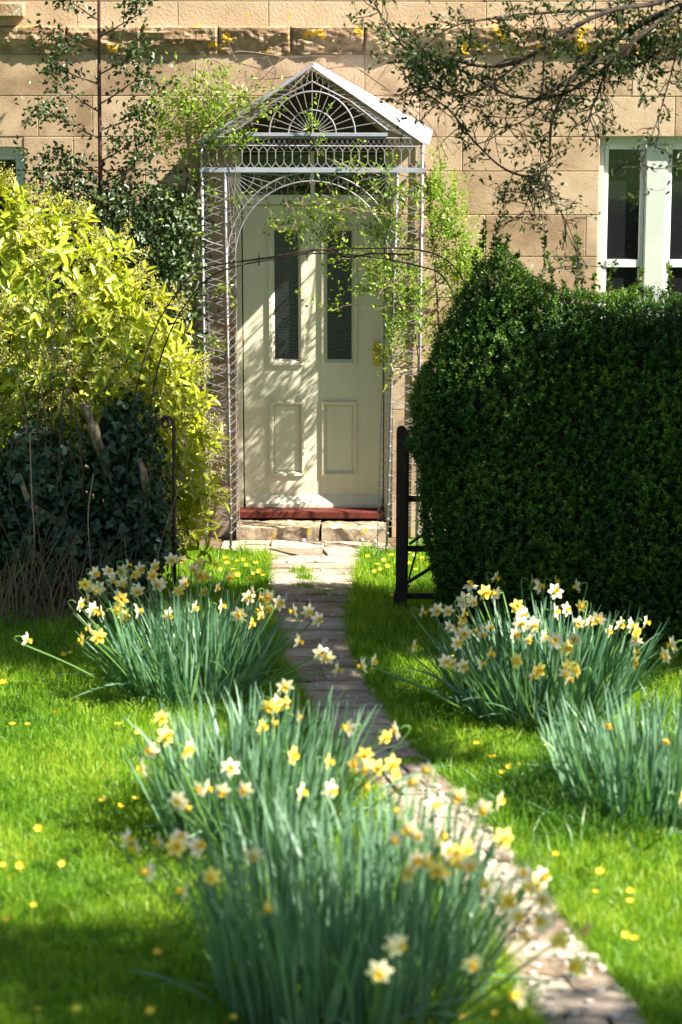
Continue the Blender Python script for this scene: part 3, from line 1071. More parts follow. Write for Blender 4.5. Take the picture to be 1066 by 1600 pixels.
Ph, Nh = hedge_surface(12500)
pat = np.array([noise.noise(Vector(p) * 3.1) for p in Ph])
a_ = sprigs(Ph, Nh, 8, .007, .026, .0135)
leaf_cloud('foliage', a_[0], a_[1], a_[2], a_[3], a_[4], M['box'], hedge, 'leaf4', np.clip(a_[5] * .85 + np.tile(pat, 8) * .38 + (np.tile(rng.random(len(pat)), 8) > .965) * .5, 0, 1))
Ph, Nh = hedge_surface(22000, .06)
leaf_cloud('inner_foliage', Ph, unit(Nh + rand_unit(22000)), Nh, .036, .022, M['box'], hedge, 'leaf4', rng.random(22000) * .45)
# woody inside of the hedge
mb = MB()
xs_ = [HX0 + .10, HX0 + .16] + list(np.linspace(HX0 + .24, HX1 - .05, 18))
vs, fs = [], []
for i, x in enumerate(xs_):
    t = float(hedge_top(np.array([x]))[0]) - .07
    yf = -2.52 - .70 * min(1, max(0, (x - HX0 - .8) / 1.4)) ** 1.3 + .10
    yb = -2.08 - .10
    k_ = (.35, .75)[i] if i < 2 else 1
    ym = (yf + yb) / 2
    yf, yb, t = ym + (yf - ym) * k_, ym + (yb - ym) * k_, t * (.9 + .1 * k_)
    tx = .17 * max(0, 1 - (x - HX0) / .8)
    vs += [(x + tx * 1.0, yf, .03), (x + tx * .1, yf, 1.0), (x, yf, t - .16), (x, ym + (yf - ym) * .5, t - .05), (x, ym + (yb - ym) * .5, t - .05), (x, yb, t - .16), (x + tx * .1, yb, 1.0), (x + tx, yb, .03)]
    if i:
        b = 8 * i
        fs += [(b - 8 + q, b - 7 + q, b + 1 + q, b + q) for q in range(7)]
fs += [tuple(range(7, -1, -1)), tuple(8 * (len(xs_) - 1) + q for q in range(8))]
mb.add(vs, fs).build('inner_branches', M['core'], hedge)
# loose shoots above the clipped top
def shoot(base, h, nleaf, mat_l, L, Wd, parent, lean=.1, name='shoot', stem_mat='bark', tmpl='leaf4'):
    d = Vector((random.uniform(-1, 1) * lean, random.uniform(-1, 1) * lean, 1)).normalized()
    pts = [base + d * h * t + Vector((math.sin(t * 3 + base.x * 9) * .02, 0, 0)) for t in (0, .33, .66, 1)]
    o = MB().tube(pts, [.004, .0035, .003, .002], 4).build(name, M[stem_mat], parent)
    t = rng.random(nleaf) * .85 + .15
    Pq = np.array([list(base + d * h * float(tt) + Vector((math.sin(tt * 3 + base.x * 9) * .02, 0, 0))) for tt in t])
    leaf_cloud('leaves', Pq, unit(rand_unit(nleaf) + np.array([0, 0, .6])), rand_unit(nleaf) + np.array([0, 0, .7]), L * (.7 + .6 * rng.random(nleaf)), Wd, mat_l, o, tmpl, None, None)
    return o


for (px, py, h) in ((748, 415, .10), (760, 385, .16), (775, 378, .17), (790, 400, .14), (800, 430, .15), (842, 440, .28), (862, 455, .24), (905, 440, .30), (896, 450, .2),
                    (935, 462, .14), (955, 445, .16), (1000, 440, .1), (1040, 450, .14), (830, 462, .12), (780, 400, .15), (880, 465, .12)):
    p = at(px, py, -2.2)
    p.z -= .08
    shoot(p, h + .06, 60, M['box'], .03, .017, hedge, .12)

# ------------------------------------------------------------------ sunlit large-leaved bush on the left
BY = -1.45
bush = thing('flowering_evergreen_bush', 'large sunlit yellow green bush with broad leaves and fluffy flower heads', 'bush', (at(140, 900, BY).x, BY, 0))
def lobe(px, py, rx, rz, Y=BY, ry=.4):
    c = at(px, py, Y)
    return ((c.x, c.y, c.z), (rx, ry, rz))


BL_ = [lobe(-40, 470, .70, .72), lobe(85, 485, .56, .58), lobe(178, 572, .43, .48), lobe(250, 640, .25, .40, BY + .05, .3), lobe(275, 720, .22, .42, BY + .1, .26),
       lobe(150, 720, .55, .6, BY + .1), lobe(-20, 760, .6, .7, BY + .1), lobe(285, 820, .14, .2, BY + .1, .18)]
Pb, Nb = shell(BL_, 4200, .38, .025, .66)
Pb[:, 2] = np.maximum(Pb[:, 2], .08)
a_ = sprigs(Pb[:760], Nb[:760], 6, .016, .115, .038, .35, .9, .15)
o_ = np.argsort(a_[0][:, 1])
near, far = o_[:300], o_[300:]
leaf_cloud('foliage', a_[0][far], a_[1][far], a_[2][far], a_[3][far], a_[4][far], M['bush'], bush, 'leaf6', a_[5][far])
def leaf_proto(name, tmpl, mat):
    T, Fc = TMPL[tmpl]
    if tmpl == 'leaf6':
        v = [(0, 0, 0), (.15, .3, .05), (.4, .5, .08), (.7, .38, .03), (1, 0, -.14), (.7, -.38, .03), (.4, -.5, .08), (.15, -.3, .05), (.4, 0, .02), (.7, 0, -.04)]
        f = [(0, 8, 2, 1), (8, 9, 3, 2), (9, 4, 3), (0, 7, 6, 8), (8, 6, 5, 9), (9, 5, 4)]
    else:
        v = [(0, 0, 0), (-.12, .42, .03), (.22, .55, .05), (.35, .28, .04), (.72, .2, .0), (1, 0, -.06), (.72, -.2, 0), (.35, -.28, .04), (.22, -.55, .05), (-.12, -.42, .03), (.4, 0, .0)]
        f = [(0, 10, 3, 2), (0, 2, 1), (10, 5, 4, 3), (0, 8, 7, 10), (0, 9, 8), (10, 7, 6, 5)]
    return MB().add(v, f).mesh(name, mat)


def place_leaf(me, name, p, d, nrm, L, Wd, parent):
    d = Vector(d).normalized()
    s = Vector(nrm).cross(d)
    s = s.normalized() if s.length > 1e-6 else d.orthogonal().normalized()
    n2 = d.cross(s)
    m = Matrix(((d.x * L, s.x * Wd, n2.x * L, p[0]), (d.y * L, s.y * Wd, n2.y * L, p[1]), (d.z * L, s.z * Wd, n2.z * L, p[2]), (0, 0, 0, 1)))
    # parts keep loc/rot/scale, so leave any shear out
    return link(bpy.data.objects.new(name, me), parent, m)


lm = leaf_proto('bush_leaf', 'leaf6', M['bush_obj'])
for i in near: place_leaf(lm, 'leaf', a_[0][i], a_[1][i], a_[2][i], a_[3][i] * 1.05, a_[4][i] * 1.1, bush)
leaf_cloud('inner_foliage', Pb[900:] - Nb[900:] * .05, unit(Nb[900:] * .5 + rand_unit(3300) + np.array([0, 0, -.3])), Nb[900:] + rand_unit(3300) * .5, .10, .04, M['bush'], bush, 'leaf6', rng.random(3300) * .8)
# fluffy flower heads: clusters of tiny buds
Pf, Nf = shell(BL_, 560, .05, .01, .9)
Pf = Pf + Nf * .04
keep = Pf[:, 2] > .3
Pf, Nf = Pf[keep], Nf[keep]
PP, DD = [], []
for p, n in zip(Pf, Nf):
    m = 70
    ax = unit((n + np.array([0, 0, .7]))[None])[0]
    t = rng.random(m)
    PP.append(p + ax * (t * .11)[:, None] + rand_unit(m) * ((1 - .6 * t) * .042)[:, None])
    DD.append(rand_unit(m) + ax)
PP, DD = np.concatenate(PP), np.concatenate(DD)
leaf_cloud('flower_heads', PP, DD, rand_unit(len(PP)), .013, .009, M['panicle'], bush, 'leaf4')
mb = MB()
for i in range(16):
    a = Vector((at(random.uniform(20, 270), 880, BY).x, BY + random.uniform(-.1, .3), 0))
    e = Vector(BL_[random.randrange(7)][0])
    mb.tube([a, a.lerp(e, .5) + Vector((random.uniform(-.1, .1), 0, .1)), e], [.016, .011, .006], 5)
mb.build('stems', M['bark'], bush)

# ------------------------------------------------------------------ dark ivy-grown stump and briars in front of the bush
IY = -1.98
ivy = thing('ivy_covered_stump', 'old pale tree stump smothered in dark ivy beside the scroll topped post', 'stump', (at(140, 940, IY).x, IY, 0))
def limb(pts, r, parent, name='stump_limb', mat='deadwood'):
    return MB().tube(smooth_path([at(x, y, Y) for x, y, Y in pts], 4), r if not isinstance(r, list) else list(np.interp(np.linspace(0, 1, 4 * (len(pts) - 1) + 1), np.linspace(0, 1, len(r)), r)), 8).build(name, M[mat], parent, True)


limb([(185, 960, IY + .2), (180, 820, IY + .2), (166, 730, IY + .12), (152, 690, IY - .03), (146, 668, IY - .075), (141, 660, IY - .06), (136, 640, IY - .075), (128, 634, IY + .02)], [.06, .05, .035, .03, .036, .024, .028, .016], ivy)
limb([(215, 960, IY + .2), (228, 800, IY + .12), (226, 745, IY - .06), (217, 718, IY - .03)], [.05, .03, .024, .014], ivy)
limb([(120, 950, IY + .15), (100, 830, IY + .08), (50, 790, IY - .10), (30, 740, IY - .06)], [.05, .03, .02, .014], ivy)
IL = [lobe(60, 740, .34, .36, IY + .1, .2), lobe(185, 720, .24, .40, IY + .12, .16), lobe(110, 860, .42, .36, IY + .08, .2), lobe(225, 850, .2, .34, IY + .1, .16), lobe(-40, 830, .4, .45, IY + .1, .22), lobe(215, 655, .12, .2, IY + .12, .1), lobe(235, 760, .12, .3, IY + .1, .1)]
Pi, Ni = shell(IL, 7000, .6, .03, .5)
Pi[:, 2] = np.maximum(Pi[:, 2], .04)
bare = np.zeros(len(Pi), bool)
for cx_, cy_, rr_ in ((143, 665, .085), (225, 735, .05)):            # the pale wood stays bare
    c = at(cx_, cy_, IY - .05)
    bare |= ((Pi[:, 0] - c.x) ** 2 + (Pi[:, 2] - c.z) ** 2) < rr_ ** 2
Pi, Ni = Pi[~bare], Ni[~bare]
n_ = len(Pi)
D_ = unit(Ni * .4 + rand_unit(n_) * .7 + np.array([0, 0, -.6]))
o_ = np.argsort(Pi[:, 1])
near = o_[:1100][rng.permutation(1100)[:220]]
mask = np.ones(n_, bool); mask[near] = False
small = rng.random(n_)
leaf_cloud('ivy_foliage', Pi[mask], D_[mask], (Ni + rand_unit(n_) * .4)[mask], .030 + .022 * small[mask], .026 + .018 * small[mask], M['ivy'], ivy, 'ivy')
lm = leaf_proto('ivy_leaf', 'ivy', M['ivy_obj'])
for i in near:
    s = random.uniform(.045, .075)
    place_leaf(lm, 'leaf', Pi[i] + Ni[i] * .03, D_[i], Ni[i] * 1.2 + rand_unit(1)[0] * .35, s, s * .95, ivy)
core = MB()
for (c, r_) in IL[:5]:
    c = Vector(c)
    vs = []
    for i in range(7):
        th = math.pi * i / 6
        for j in range(10):
            ph_ = 2 * math.pi * j / 10
            vs.append((c.x + r_[0] * .72 * math.sin(th) * math.cos(ph_), c.y + .06 + r_[1] * .6 * math.sin(th) * math.sin(ph_), max(.02, c.z + r_[2] * .78 * math.cos(th))))
    core.add(vs, [(i * 10 + j, i * 10 + (j + 1) % 10, i * 10 + 10 + (j + 1) % 10, i * 10 + 10 + j) for i in range(6) for j in range(10)])
core.build('inner_stems', M['core'], ivy)
briar = thing('bare_briar', 'thin bare brown briar stems arching out of the ivy', 'briar', (at(80, 940, IY).x, IY - .1, 0))
for i in range(8):
    x = random.uniform(-30, 240)
    y1 = random.uniform(560, 760)
    x1 = x + random.uniform(-50, 60)
    pts = [at(x, 945, IY - .1), at(x + (x1 - x) * .3 + random.uniform(-20, 20), 860, IY - .2), at(x1 + random.uniform(-20, 20), (y1 + 860) / 2, IY - .22), at(x1, y1, IY - .15)]
    pts[0].z = 0
    MB().tube(smooth_path(pts, 4), random.uniform(.0025, .005), 4).build('stem', M['twig' if i % 3 else 'vine'], briar)
# twiggy shoots that stand in front of the sunlit bush
for (x, y, x1, y1) in ((80, 600, 70, 430), (95, 640, 110, 470), (110, 620, 60, 480), (70, 640, 20, 500), (100, 600, 160, 520), (60, 620, 90, 450), (130, 650, 190, 560), (40, 640, 10, 560)):
    pts = [at(x, y + 120, IY), at(x, y, IY - .05), at((x + x1) / 2 + 6, (y + y1) / 2, IY - .07), at(x1, y1, IY - .05)]
    o = MB().tube(smooth_path(pts, 3), [.006] * 4 + [.004] * 3 + [.003] * 3, 4).build('stem', M['twig'], briar)
    n = 46
    q = np.array([list(pts[1].lerp(pts[3], float(t)) + Vector((random.gauss(0, .05), random.gauss(0, .04), random.gauss(0, .04)))) for t in rng.random(n)])
    leaf_cloud('leaves', q, rand_unit(n), rand_unit(n) + np.array([0, 0, .6]), .034, .016, M['holly'], o, 'leaf4', None, None)
# dry grass at its foot
n = 170
P0 = np.stack([at(0, 930, IY - .2).x + rng.random(n) * 1.1 - .3, IY - .12 - .28 * rng.random(n), np.zeros(n)], 1)
H = .18 + .5 * rng.random(n) * np.clip(1.3 - np.abs(P0[:, 0] - at(55, 900, IY).x), .2, 1)
lean = rng.normal(size=(n, 2)) * .35
V, F_ = [], []
for s, w in ((0, .004), (.5, .0035), (1, .001)):
    c = P0 + np.stack([lean[:, 0] * H * s * (.4 + s), lean[:, 1] * H * s * .4, H * s * (1 - .25 * s * np.abs(lean[:, 0]))], 1)
    V.append(np.stack([c - np.array([w, 0, 0]), c + np.array([w, 0, 0])], 1))
V = np.concatenate(V, 1)
base = (np.arange(n) * 6)[:, None]
F4 = np.concatenate([base + np.array([0, 1, 3, 2]), base + np.array([2, 3, 5, 4])])
tag(link(bpy.data.objects.new('dry_grass', np_mesh('dry_grass', V.reshape(-1, 3), F4, M['dry'], np.repeat(rng.random(n), 6)))),
    'straw coloured dry grass at the foot of the ivy stump', 'dry grass', kind='stuff')

# ------------------------------------------------------------------ branching helper
def grow(mb, p, d, L, r, depth, tips, wig=.25, up=.0, kids=(2, 4), shrink=.62):
    """recursive branch: adds tubes to mb and tip points with directions to tips"""
    n = 4
    pts, rs = [p.copy()], [r]
    q = p.copy()
    dd = d.normalized()
    for i in range(n):
        dd = (dd + Vector((random.gauss(0, wig), random.gauss(0, wig), random.gauss(0, wig) + up)) * .5).normalized()
        q = q + dd * (L / n)
        pts.append(q.copy()); rs.append(max(.0012, r * (1 - .55 * (i + 1) / n)))
        tips.append((q.copy(), dd.copy(), depth))
    mb.tube(pts, rs, 6 if r > .02 else 4)
    if depth <= 0: return
    for _ in range(random.randint(*kids)):
        t = random.uniform(.35, 1)
        i = min(n - 1, int(t * n))
        s = pts[i].lerp(pts[i + 1], t * n - i)
        side = dd.cross(Vector((random.gauss(0, 1), random.gauss(0, 1), random.gauss(0, 1)))).normalized()
        grow(mb, s, dd * .7 + side * random.uniform(.5, 1.0), L * shrink * random.uniform(.75, 1.15), rs[i] * .6, depth - 1, tips, wig, up, kids, shrink)


def tip_leaves(tips, per, spread, L, Wd, mat, parent, name='foliage', tmpl='leaf6', maxdepth=1, down=0.0):
    sel = [(p, d) for p, d, k in tips if k <= maxdepth]
    P_ = np.array([list(p) for p, d in sel]); D0_ = np.array([list(d) for p, d in sel])
    P_ = np.repeat(P_, per, 0); D0_ = np.repeat(D0_, per, 0)
    n = len(P_)
    P_ = P_ + rng.normal(size=(n, 3)) * spread
    return leaf_cloud(name, P_, unit(D0_ * .6 + rand_unit(n) + np.array([0, 0, -down])), rand_unit(n) + np.array([0, 0, .8]), L * (.65 + .6 * rng.random(n)), Wd, mat, parent, tmpl)


# ------------------------------------------------------------------ holly by the wall
HY = -.55
holly = thing('holly_tree', 'young holly with slim reddish stem and spiny dark leaves against the wall', 'tree', (at(158, 830, HY).x, HY, 0))
b = at(158, 830, HY); b.z = 0
sp = [b, at(160, 600, HY), at(157, 420, HY), at(157, 290, HY), at(155, 100, HY), at(155, -60, HY), at(157, -150, HY)]
MB().tube(smooth_path(sp, 4), list(np.linspace(.021, .007, 25)), 8).build('trunk', M['red_stem'], holly, True)
tips = []
mb = MB()
for i in range(20):
    py = 0 + i * 23 + random.uniform(-8, 8)
    s = at(156, py + 40, HY)
    sg = 1 if i % 2 else -1
    grow(mb, s, Vector((sg, random.uniform(-.45, .3), .55)), random.uniform(.30, .46) * (1.0 if py < 300 else 1.3), .008, 1, tips, .2, .02, (2, 3), .55)
for py in (-130, -80, -30):
    for sg in (-1, 1):
        grow(mb, at(156, py, HY), Vector((sg, random.uniform(-.5, .3), .5)), .42, .008, 1, tips, .2, .02, (2, 3), .55)
mb.build('branches', M['bark'], holly)
tip_leaves(tips, 8, .035, .038, .022, M['holly'], holly, 'foliage', 'holly', 2)
# dense lower holly mass
hb = thing('holly_bush', 'dense dark glossy holly bush between the sunlit bush and the porch', 'bush', (at(240, 840, -.6).x, -.6, 0))
HL = [lobe(130, 330, .42, .32, -.55, .3), lobe(215, 370, .38, .36, -.6, .3), lobe(270, 460, .2, .5, -.6, .24), lobe(285, 340, .13, .3, -.5, .2), lobe(215, 560, .36, .5, -.6, .3), lobe(285, 600, .14, .3, -.5, .18), lobe(80, 420, .45, .35, -.55, .28), lobe(240, 760, .28, .4, -.6, .25)]
Pq, Nq = shell(HL, 8500, .7, .05, .3)
Pq[:, 1] = np.minimum(Pq[:, 1], -.06)
n_ = len(Pq)
leaf_cloud('foliage', Pq, unit(Nq * .5 + rand_unit(n_)), Nq + rand_unit(n_) * .6 + np.array([0, 0, .5]), .03 + .016 * rng.random(n_), .022, M['holly'], hb, 'holly')
mb = MB()
tips = []
for i in range(16):
    s = Vector((at(random.uniform(100, 300), 800, -.5).x, random.uniform(-.65, -.35), 0))
    e = Vector(HL[i % 8][0]) + Vector((random.uniform(-.15, .15), 0, .25))
    mb.tube([s, s.lerp(e, .5) + Vector((.05, 0, 0)), e], [.012, .009, .004], 5)
    grow(mb, s.lerp(e, .7), Vector((random.uniform(-1, 1), random.uniform(-.4, .2), 1)), .35, .005, 1, tips, .3, 0, (2, 3), .6)
mb.build('stems', M['bark'], hb)
tip_leaves([t for t in tips if t[0].y < -.05], 3, .025, .036, .022, M['holly'], hb, 'outer_foliage', 'holly', 1)

# ------------------------------------------------------------------ climbers on the porch
def climber(name, label, lobes, stems, n, base, twigs):
    t = thing(name, label, 'climber', base)
    Pc, Nc = shell(lobes, n, .95, .03, .0)
    Pc[:, 1] = np.minimum(Pc[:, 1], -.05)
    k = n // 4
    a = sprigs(Pc[:k], unit(Nc[:k] + np.array([0, 0, .4])), 7, .012, .034, .017, .6, .8, .3)
    leaf_cloud('foliage', a[0], a[1], a[2], a[3], a[4], M['climber'], t, 'leaf4', a[5])
    for pts in stems:
        MB().tube(smooth_path(pts, 4), random.uniform(.005, .009), 5).build('stem', M['vine'], t, True)
    tips = []
    mb = MB()
    for (p, d, L) in twigs:
        grow(mb, p, d, L, .004, 1, tips, .35, -.02, (2, 4), .6)
    tag(mb.build('twigs', M['vine'], t), kind='stuff')
    tip_leaves(tips, 3, .02, .034, .017, M['climber'], t, 'twig_leaves', 'leaf4', 1)
    return t


A = lambda x, y, Y=-.45: at(x, y, Y)
zed = Vector((0, 0, 1))
sl = [[Vector((A(300, 840).x, -.3, 0)), A(300, 600), A(296, 400), A(292, 270), A(320, 190), A(345, 130)], [Vector((A(304, 840).x, -.36, 0)), A(307, 640), A(304, 450), A(310, 300), A(330, 220), A(380, 205)]]
climber('climbing_shrub', 'bright leafy climber spilling over the gable corner beside the holly', [lobe(292, 215, .24, .13, -.4, .14), lobe(340, 190, .10, .17, -.35, .12), lobe(352, 222, .20, .05, -.5, .06), lobe(258, 185, .12, .1, -.35, .12), lobe(343, 138, .035, .13, -.3, .05), lobe(395, 208, .07, .03, -.5, .04), lobe(310, 290, .05, .22, -.42, .06), lobe(300, 170, .05, .14, -.35, .06)],
        sl, 1300, (A(300, 840).x, -.3, 0),
        [(A(330, 200), Vector((random.uniform(-1, 1), -.3, random.uniform(.1, 1))), random.uniform(.25, .5)) for _ in range(22)] + [(A(300, 260 + i * 35), Vector((random.uniform(-.6, .8), -.4, .5)), .25) for i in range(9)])
sr = [[Vector((A(690, 840).x, -.25, 0)), A(690, 640, -.3), A(684, 480, -.3), A(672, 330, -.35), A(662, 240, -.4)], [Vector((A(668, 840).x, -.3, 0)), A(660, 620), A(640, 470), A(610, 330), A(560, 270), A(500, 240), A(488, 200)],
      [Vector((A(700, 840).x, -.2, 0)), A(710, 600, -.25), A(715, 450, -.25), A(712, 360, -.25)]]
climber('climbing_shrub', 'bright leafy climber covering the porch post next to the box hedge', [lobe(700, 360, .17, .34, -.3, .2), lobe(640, 470, .13, .28, -.45, .12), lobe(675, 300, .12, .22, -.35, .15), lobe(725, 430, .16, .3, -.3, .2), lobe(600, 360, .13, .16, -.42, .08), lobe(590, 430, .08, .14, -.5, .06), lobe(690, 540, .10, .2, -.3, .12), lobe(610, 300, .2, .07, -.4, .08), lobe(492, 190, .035, .09, -.5, .03), lobe(496, 235, .04, .08, -.5, .03), lobe(615, 520, .05, .12, -.5, .05)],
        sr, 4300, (A(690, 840).x, -.28, 0),
        [(A(random.uniform(560, 660), random.uniform(270, 480), -.5), Vector((random.uniform(-1, .6), -.3, random.uniform(-.5, .7))), random.uniform(.2, .4)) for _ in range(16)]
        + [(A(random.uniform(390, 560), random.uniform(275, 300), -.42), Vector((random.uniform(-.6, .6), -.1, -1)), random.uniform(.25, .42)) for _ in range(13)]
        + [(A(650, random.uniform(330, 600), -.5), Vector((-.7, -.3, random.uniform(-.2, .8))), .22) for _ in range(8)])
vine = thing('bare_rambler', 'tangle of bare brown rambler stems over the porch roof', 'climber', (A(330, 840).x, -.2, 0))
b0 = Vector((A(310, 840).x, -.12, 0))
V_ = [[b0, A(312, 600, -.12), A(318, 300, -.12), A(350, 170, -.1), A(352, 110, -.1), A(330, 90, -.12), A(345, 70, -.15)],
      [A(318, 300, -.12), A(350, 200, -.1), A(352, 128, -.1), A(420, 124, -.1), A(470, 118, -.3)],
      [A(350, 170, -.1), A(382, 160, -.08), A(383, 112, -.08), A(360, 92, -.12), A(375, 80, -.15), A(440, 88, -.12)],
      [A(380, 175, -.08), A(400, 135, -.07), A(430, 105, -.08), A(428, 128, -.07), A(420, 150, -.08)],
      [A(440, 90, -.25), A(520, 88, -.3), A(560, 108, -.35), A(610, 145, -.4), A(650, 185, -.45), A(682, 215, -.45), A(690, 300, -.4), A(690, 420, -.38)],
      [A(470, 118, -.3), A(545, 104, -.35), A(590, 128, -.38), A(640, 165, -.42), A(676, 200, -.45), A(700, 250, -.4)],
      [A(395, 100, -.12), A(420, 88, -.12), A(470, 92, -.15), A(500, 96, -.3)],
      [A(655, 150, -.06), A(657, 205, -.06), A(655, 300, -.08), A(660, 420, -.12)],
      [A(340, 240, -.3), A(366, 230, -.5), A(367, 290, -.5), A(362, 380, -.5)],
      [A(355, 60, -.15), A(372, 96, -.12), A(410, 110, -.1), A(432, 142, -.08)]]
for p_ in V_:
    MB().tube(smooth_path(p_, 5), random.uniform(.0025, .0045), 4).build('stem', M['vine'], vine)
mb = MB(); tips = []
for i in range(14):
    grow(mb, A(random.uniform(340, 690), random.uniform(90, 200), -.12), Vector((random.uniform(-1, 1), 0, random.uniform(-.4, 1))), .22, .0025, 1, tips, .5, 0, (1, 3), .6)
tag(mb.build('twigs', M['vine'], vine), kind='stuff')

# ------------------------------------------------------------------ trees to the right whose boughs hang into view and shade the garden
def tree(name, label, base, fork, lobes, nleaf, L, Wd, trunk_r, seed, extra_tips=None):
    random.seed(seed)
    t = thing(name, label, 'tree', base)
    b_ = Vector(base); f_ = Vector(fork)
    MB().tube(smooth_path([b_ - Vector((0, 0, .1)), b_.lerp(f_, .5) + Vector((.08, -.05, 0)), f_], 4), list(np.linspace(trunk_r, trunk_r * .7, 9)), 10).build('trunk', M['bark'], t, True)
    mb = MB(); tips = []
    for (c, r_) in lobes:
        c = Vector(c)
        mid = f_.lerp(c, .55) + Vector((random.gauss(0, .15), random.gauss(0, .15), .1))
        mb.tube(smooth_path([f_ - Vector((0, 0, .2)), mid, c], 4), list(np.linspace(trunk_r * .55, .02, 9)), 6)
        for _ in range(5):
            grow(mb, mid.lerp(c, random.uniform(.3, 1)), Vector((random.gauss(0, 1), random.gauss(0, 1), random.gauss(.2, .8))), (r_ if not hasattr(r_, '__len__') else max(r_)) * .7, .016, 1, tips, .3, 0, (2, 3), .6)
    mb.build('branches', M['bark'], t)
    Pt, Nt = shell(lobes, nleaf, 1.0, .06, .0)
    leaf_cloud('crown', Pt, unit(Nt * .4 + rand_unit(nleaf) + np.array([0, 0, -.3])), rand_unit(nleaf) + np.array([0, 0, .9]), L * (.7 + .6 * rng.random(nleaf)), Wd, M['treeleaf'], t, 'leaf6')
    return t


SD = SUN_DIR
def toward(p, t):
    q = Vector(p) + SD * t
    return (q.x, q.y, q.z)


# crown lobes stand where the shade on hedge, ivy, path and lawn says they must
TA = tree('apple_tree', 'spreading tree whose leafy boughs hang in front of the wall above the hedge', (4.4, -3.9, 0), (4.2, -3.8, 2.2),
          [(toward((1.0, -2.5, .55), 4.0), (.7, .45, .7)), (toward((1.9, -2.9, .6), 3.4), (.75, .5, .7)), (toward((2.6, -3.1, .7), 3.2), (.7, .5, .7)),
           (toward((-1.3, -2.05, .5), 8.0), (.7, .32, .62)), (toward((-2.0, -2.2, .3), 8.4), (.7, .4, .6)), (toward((-1.3, -2.3, 0), 7.8), (.6, .32, .4)), (toward((-1.5, -2.55, 0), 8.3), (.65, .4, .4)), (toward((-.1, -2.75, 0), 6.6), (.45, .35, .4)), (toward((-1.5, -3.0, 0), 8.3), (.5, .3, .35))], 20000, .075, .04, .17, 21)
TB = tree('garden_tree', 'rounded tree beyond the hedge that shades the middle of the path', (5.6, -6.3, 0), (5.4, -6.1, 3.0),
          [(toward((-.05, -3.3, 0), 8.4), (.42, .4, .4)), (toward((.12, -4.0, 0), 8.4), (.42, .45, .4)), (toward((.35, -4.7, 0), 8.6), (.38, .35, .3))], 6000, .08, .045, .2, 22)
TC = tree('garden_tree', 'tree on the lawn side whose shade falls across the foreground daffodils', (5.3, -10.6, 0), (5.1, -10.4, 3.2),
          [(toward((-1.1, -7.35, 0), 9.3), (.9, .42, .45)), (toward((-.4, -8.0, 0), 8.6), (.9, .5, .6)), (toward((.5, -8.25, .2), 8.0), (.8, .45, .5)), (toward((1.6, -8.1, 0), 7.2), (.7, .45, .5))], 7500, .08, .045, .2, 23)
# the boughs in view
random.seed(31)
BYp = -2.55
Bp = lambda x, y, dy=0.0: at(x, y, BYp + dy)
root = Vector((4.3, -4.5, 2.5))
boughs = [([(1180, -30), (1060, 12), (1000, 38), (950, 72), (890, 125), (825, 163)], .022, .010),
          ([(1160, -60), (1040, 0), (960, 15), (890, 45), (820, 92), (760, 104), (690, 88), (630, 72), (585, 5)], .015, .004),
          ([(1060, 12), (990, 65), (930, 118), (870, 150), (800, 150), (740, 120), (690, 95)], .010, .004),
          ([(1140, 40), (1066, 50), (1010, 95), (960, 110), (905, 130)], .009, .004),
          ([(890, 125), (862, 190), (858, 250), (835, 275), (790, 265), (745, 225), (700, 170), (655, 140), (640, 130)], .007, .003),
          ([(820, 92), (770, 130), (720, 150), (690, 140), (655, 130)], .006, .003),
          ([(950, 72), (940, 130), (925, 170), (918, 190)], .006, .003),
          ([(960, 15), (850, 20), (760, 30), (700, 45), (650, 85)], .008, .003),
          ([(850, 95), (840, 170), (780, 200), (745, 160)], .005, .0025),
          ([(835, 275), (825, 310), (815, 345)], .004, .002),
          ([(1066, 50), (1050, 110), (1030, 180), (1010, 235), (1002, 262)], .004, .002),
          ([(835, 275), (870, 320), (895, 370), (905, 420)], .003, .0015)]
tips = []
mb0 = MB().tube(smooth_path([root, Vector((3.3, -3.4, 2.9)), Bp(1180, -30)], 4), list(np.linspace(.06, .024, 9)), 8)
mb0.build('bough', M['bark'], TA, True)
tw = MB()
for i, (pl, r0, r1) in enumerate(boughs):
    pts = [Bp(x, y, .12 * math.sin(i * 2.1 + q * .8)) for q, (x, y) in enumerate(pl)]
    if i: pts[0] = Bp(*pl[0], 0)
    sm = smooth_path(pts, 4)
    MB().tube(sm, list(np.linspace(r0 * 1.25, r1 * 1.25, len(sm))), 6).build('bough', M['twig'], TA, True)
    for q in range(int(len(sm) * 1.7)):
        s = random.choice(sm[2:])
        grow(tw, s, Vector((random.gauss(-.2, .8), random.gauss(0, .5), random.gauss(-.25, .6))), random.uniform(.10, .24), .0048, 1, tips, .45, -.03, (1, 3), .65)
tw.build('twigs', M['twig'], TA)
random.shuffle(tips)
tl = [t for t in tips if random.random() < (.55 if t[0].z > at(0, 130, BYp).z else .22)]
tip_leaves([(p, d, 0) for p, d, k in tl], 3, .018, .036, .017, M['treeleaf'], TA, 'bough_leaves', 'leaf6', 1)

# ------------------------------------------------------------------ daffodils
CLUMPS = {}
rngd = random.Random(5)


def leaf_blade(bend, h, w):
    """one strap leaf rising from the origin and bending towards +X"""
    vs, fs = [], []
    n = 6
    for i in range(n + 1):
        t = i / n
        x = bend * h * t ** 2.2
        z = h * t * (1 - .22 * abs(bend) * t * t)
        ww = w * (.75 + .5 * t if t < .5 else 1.0) * (1 - max(0, t - .72) / .28 * .86)
        vs += [(x, -ww / 2, z + 0), (x + .12 * w, 0, z - .0), (x, ww / 2, z)]
        if i:
            b = 3 * i
            fs += [(b - 3, b - 2, b + 1, b), (b - 2, b - 1, b + 2, b + 1)]
    return MB().add(vs, fs).mesh('daffodil_leaf', M['daff_leaf'], True)


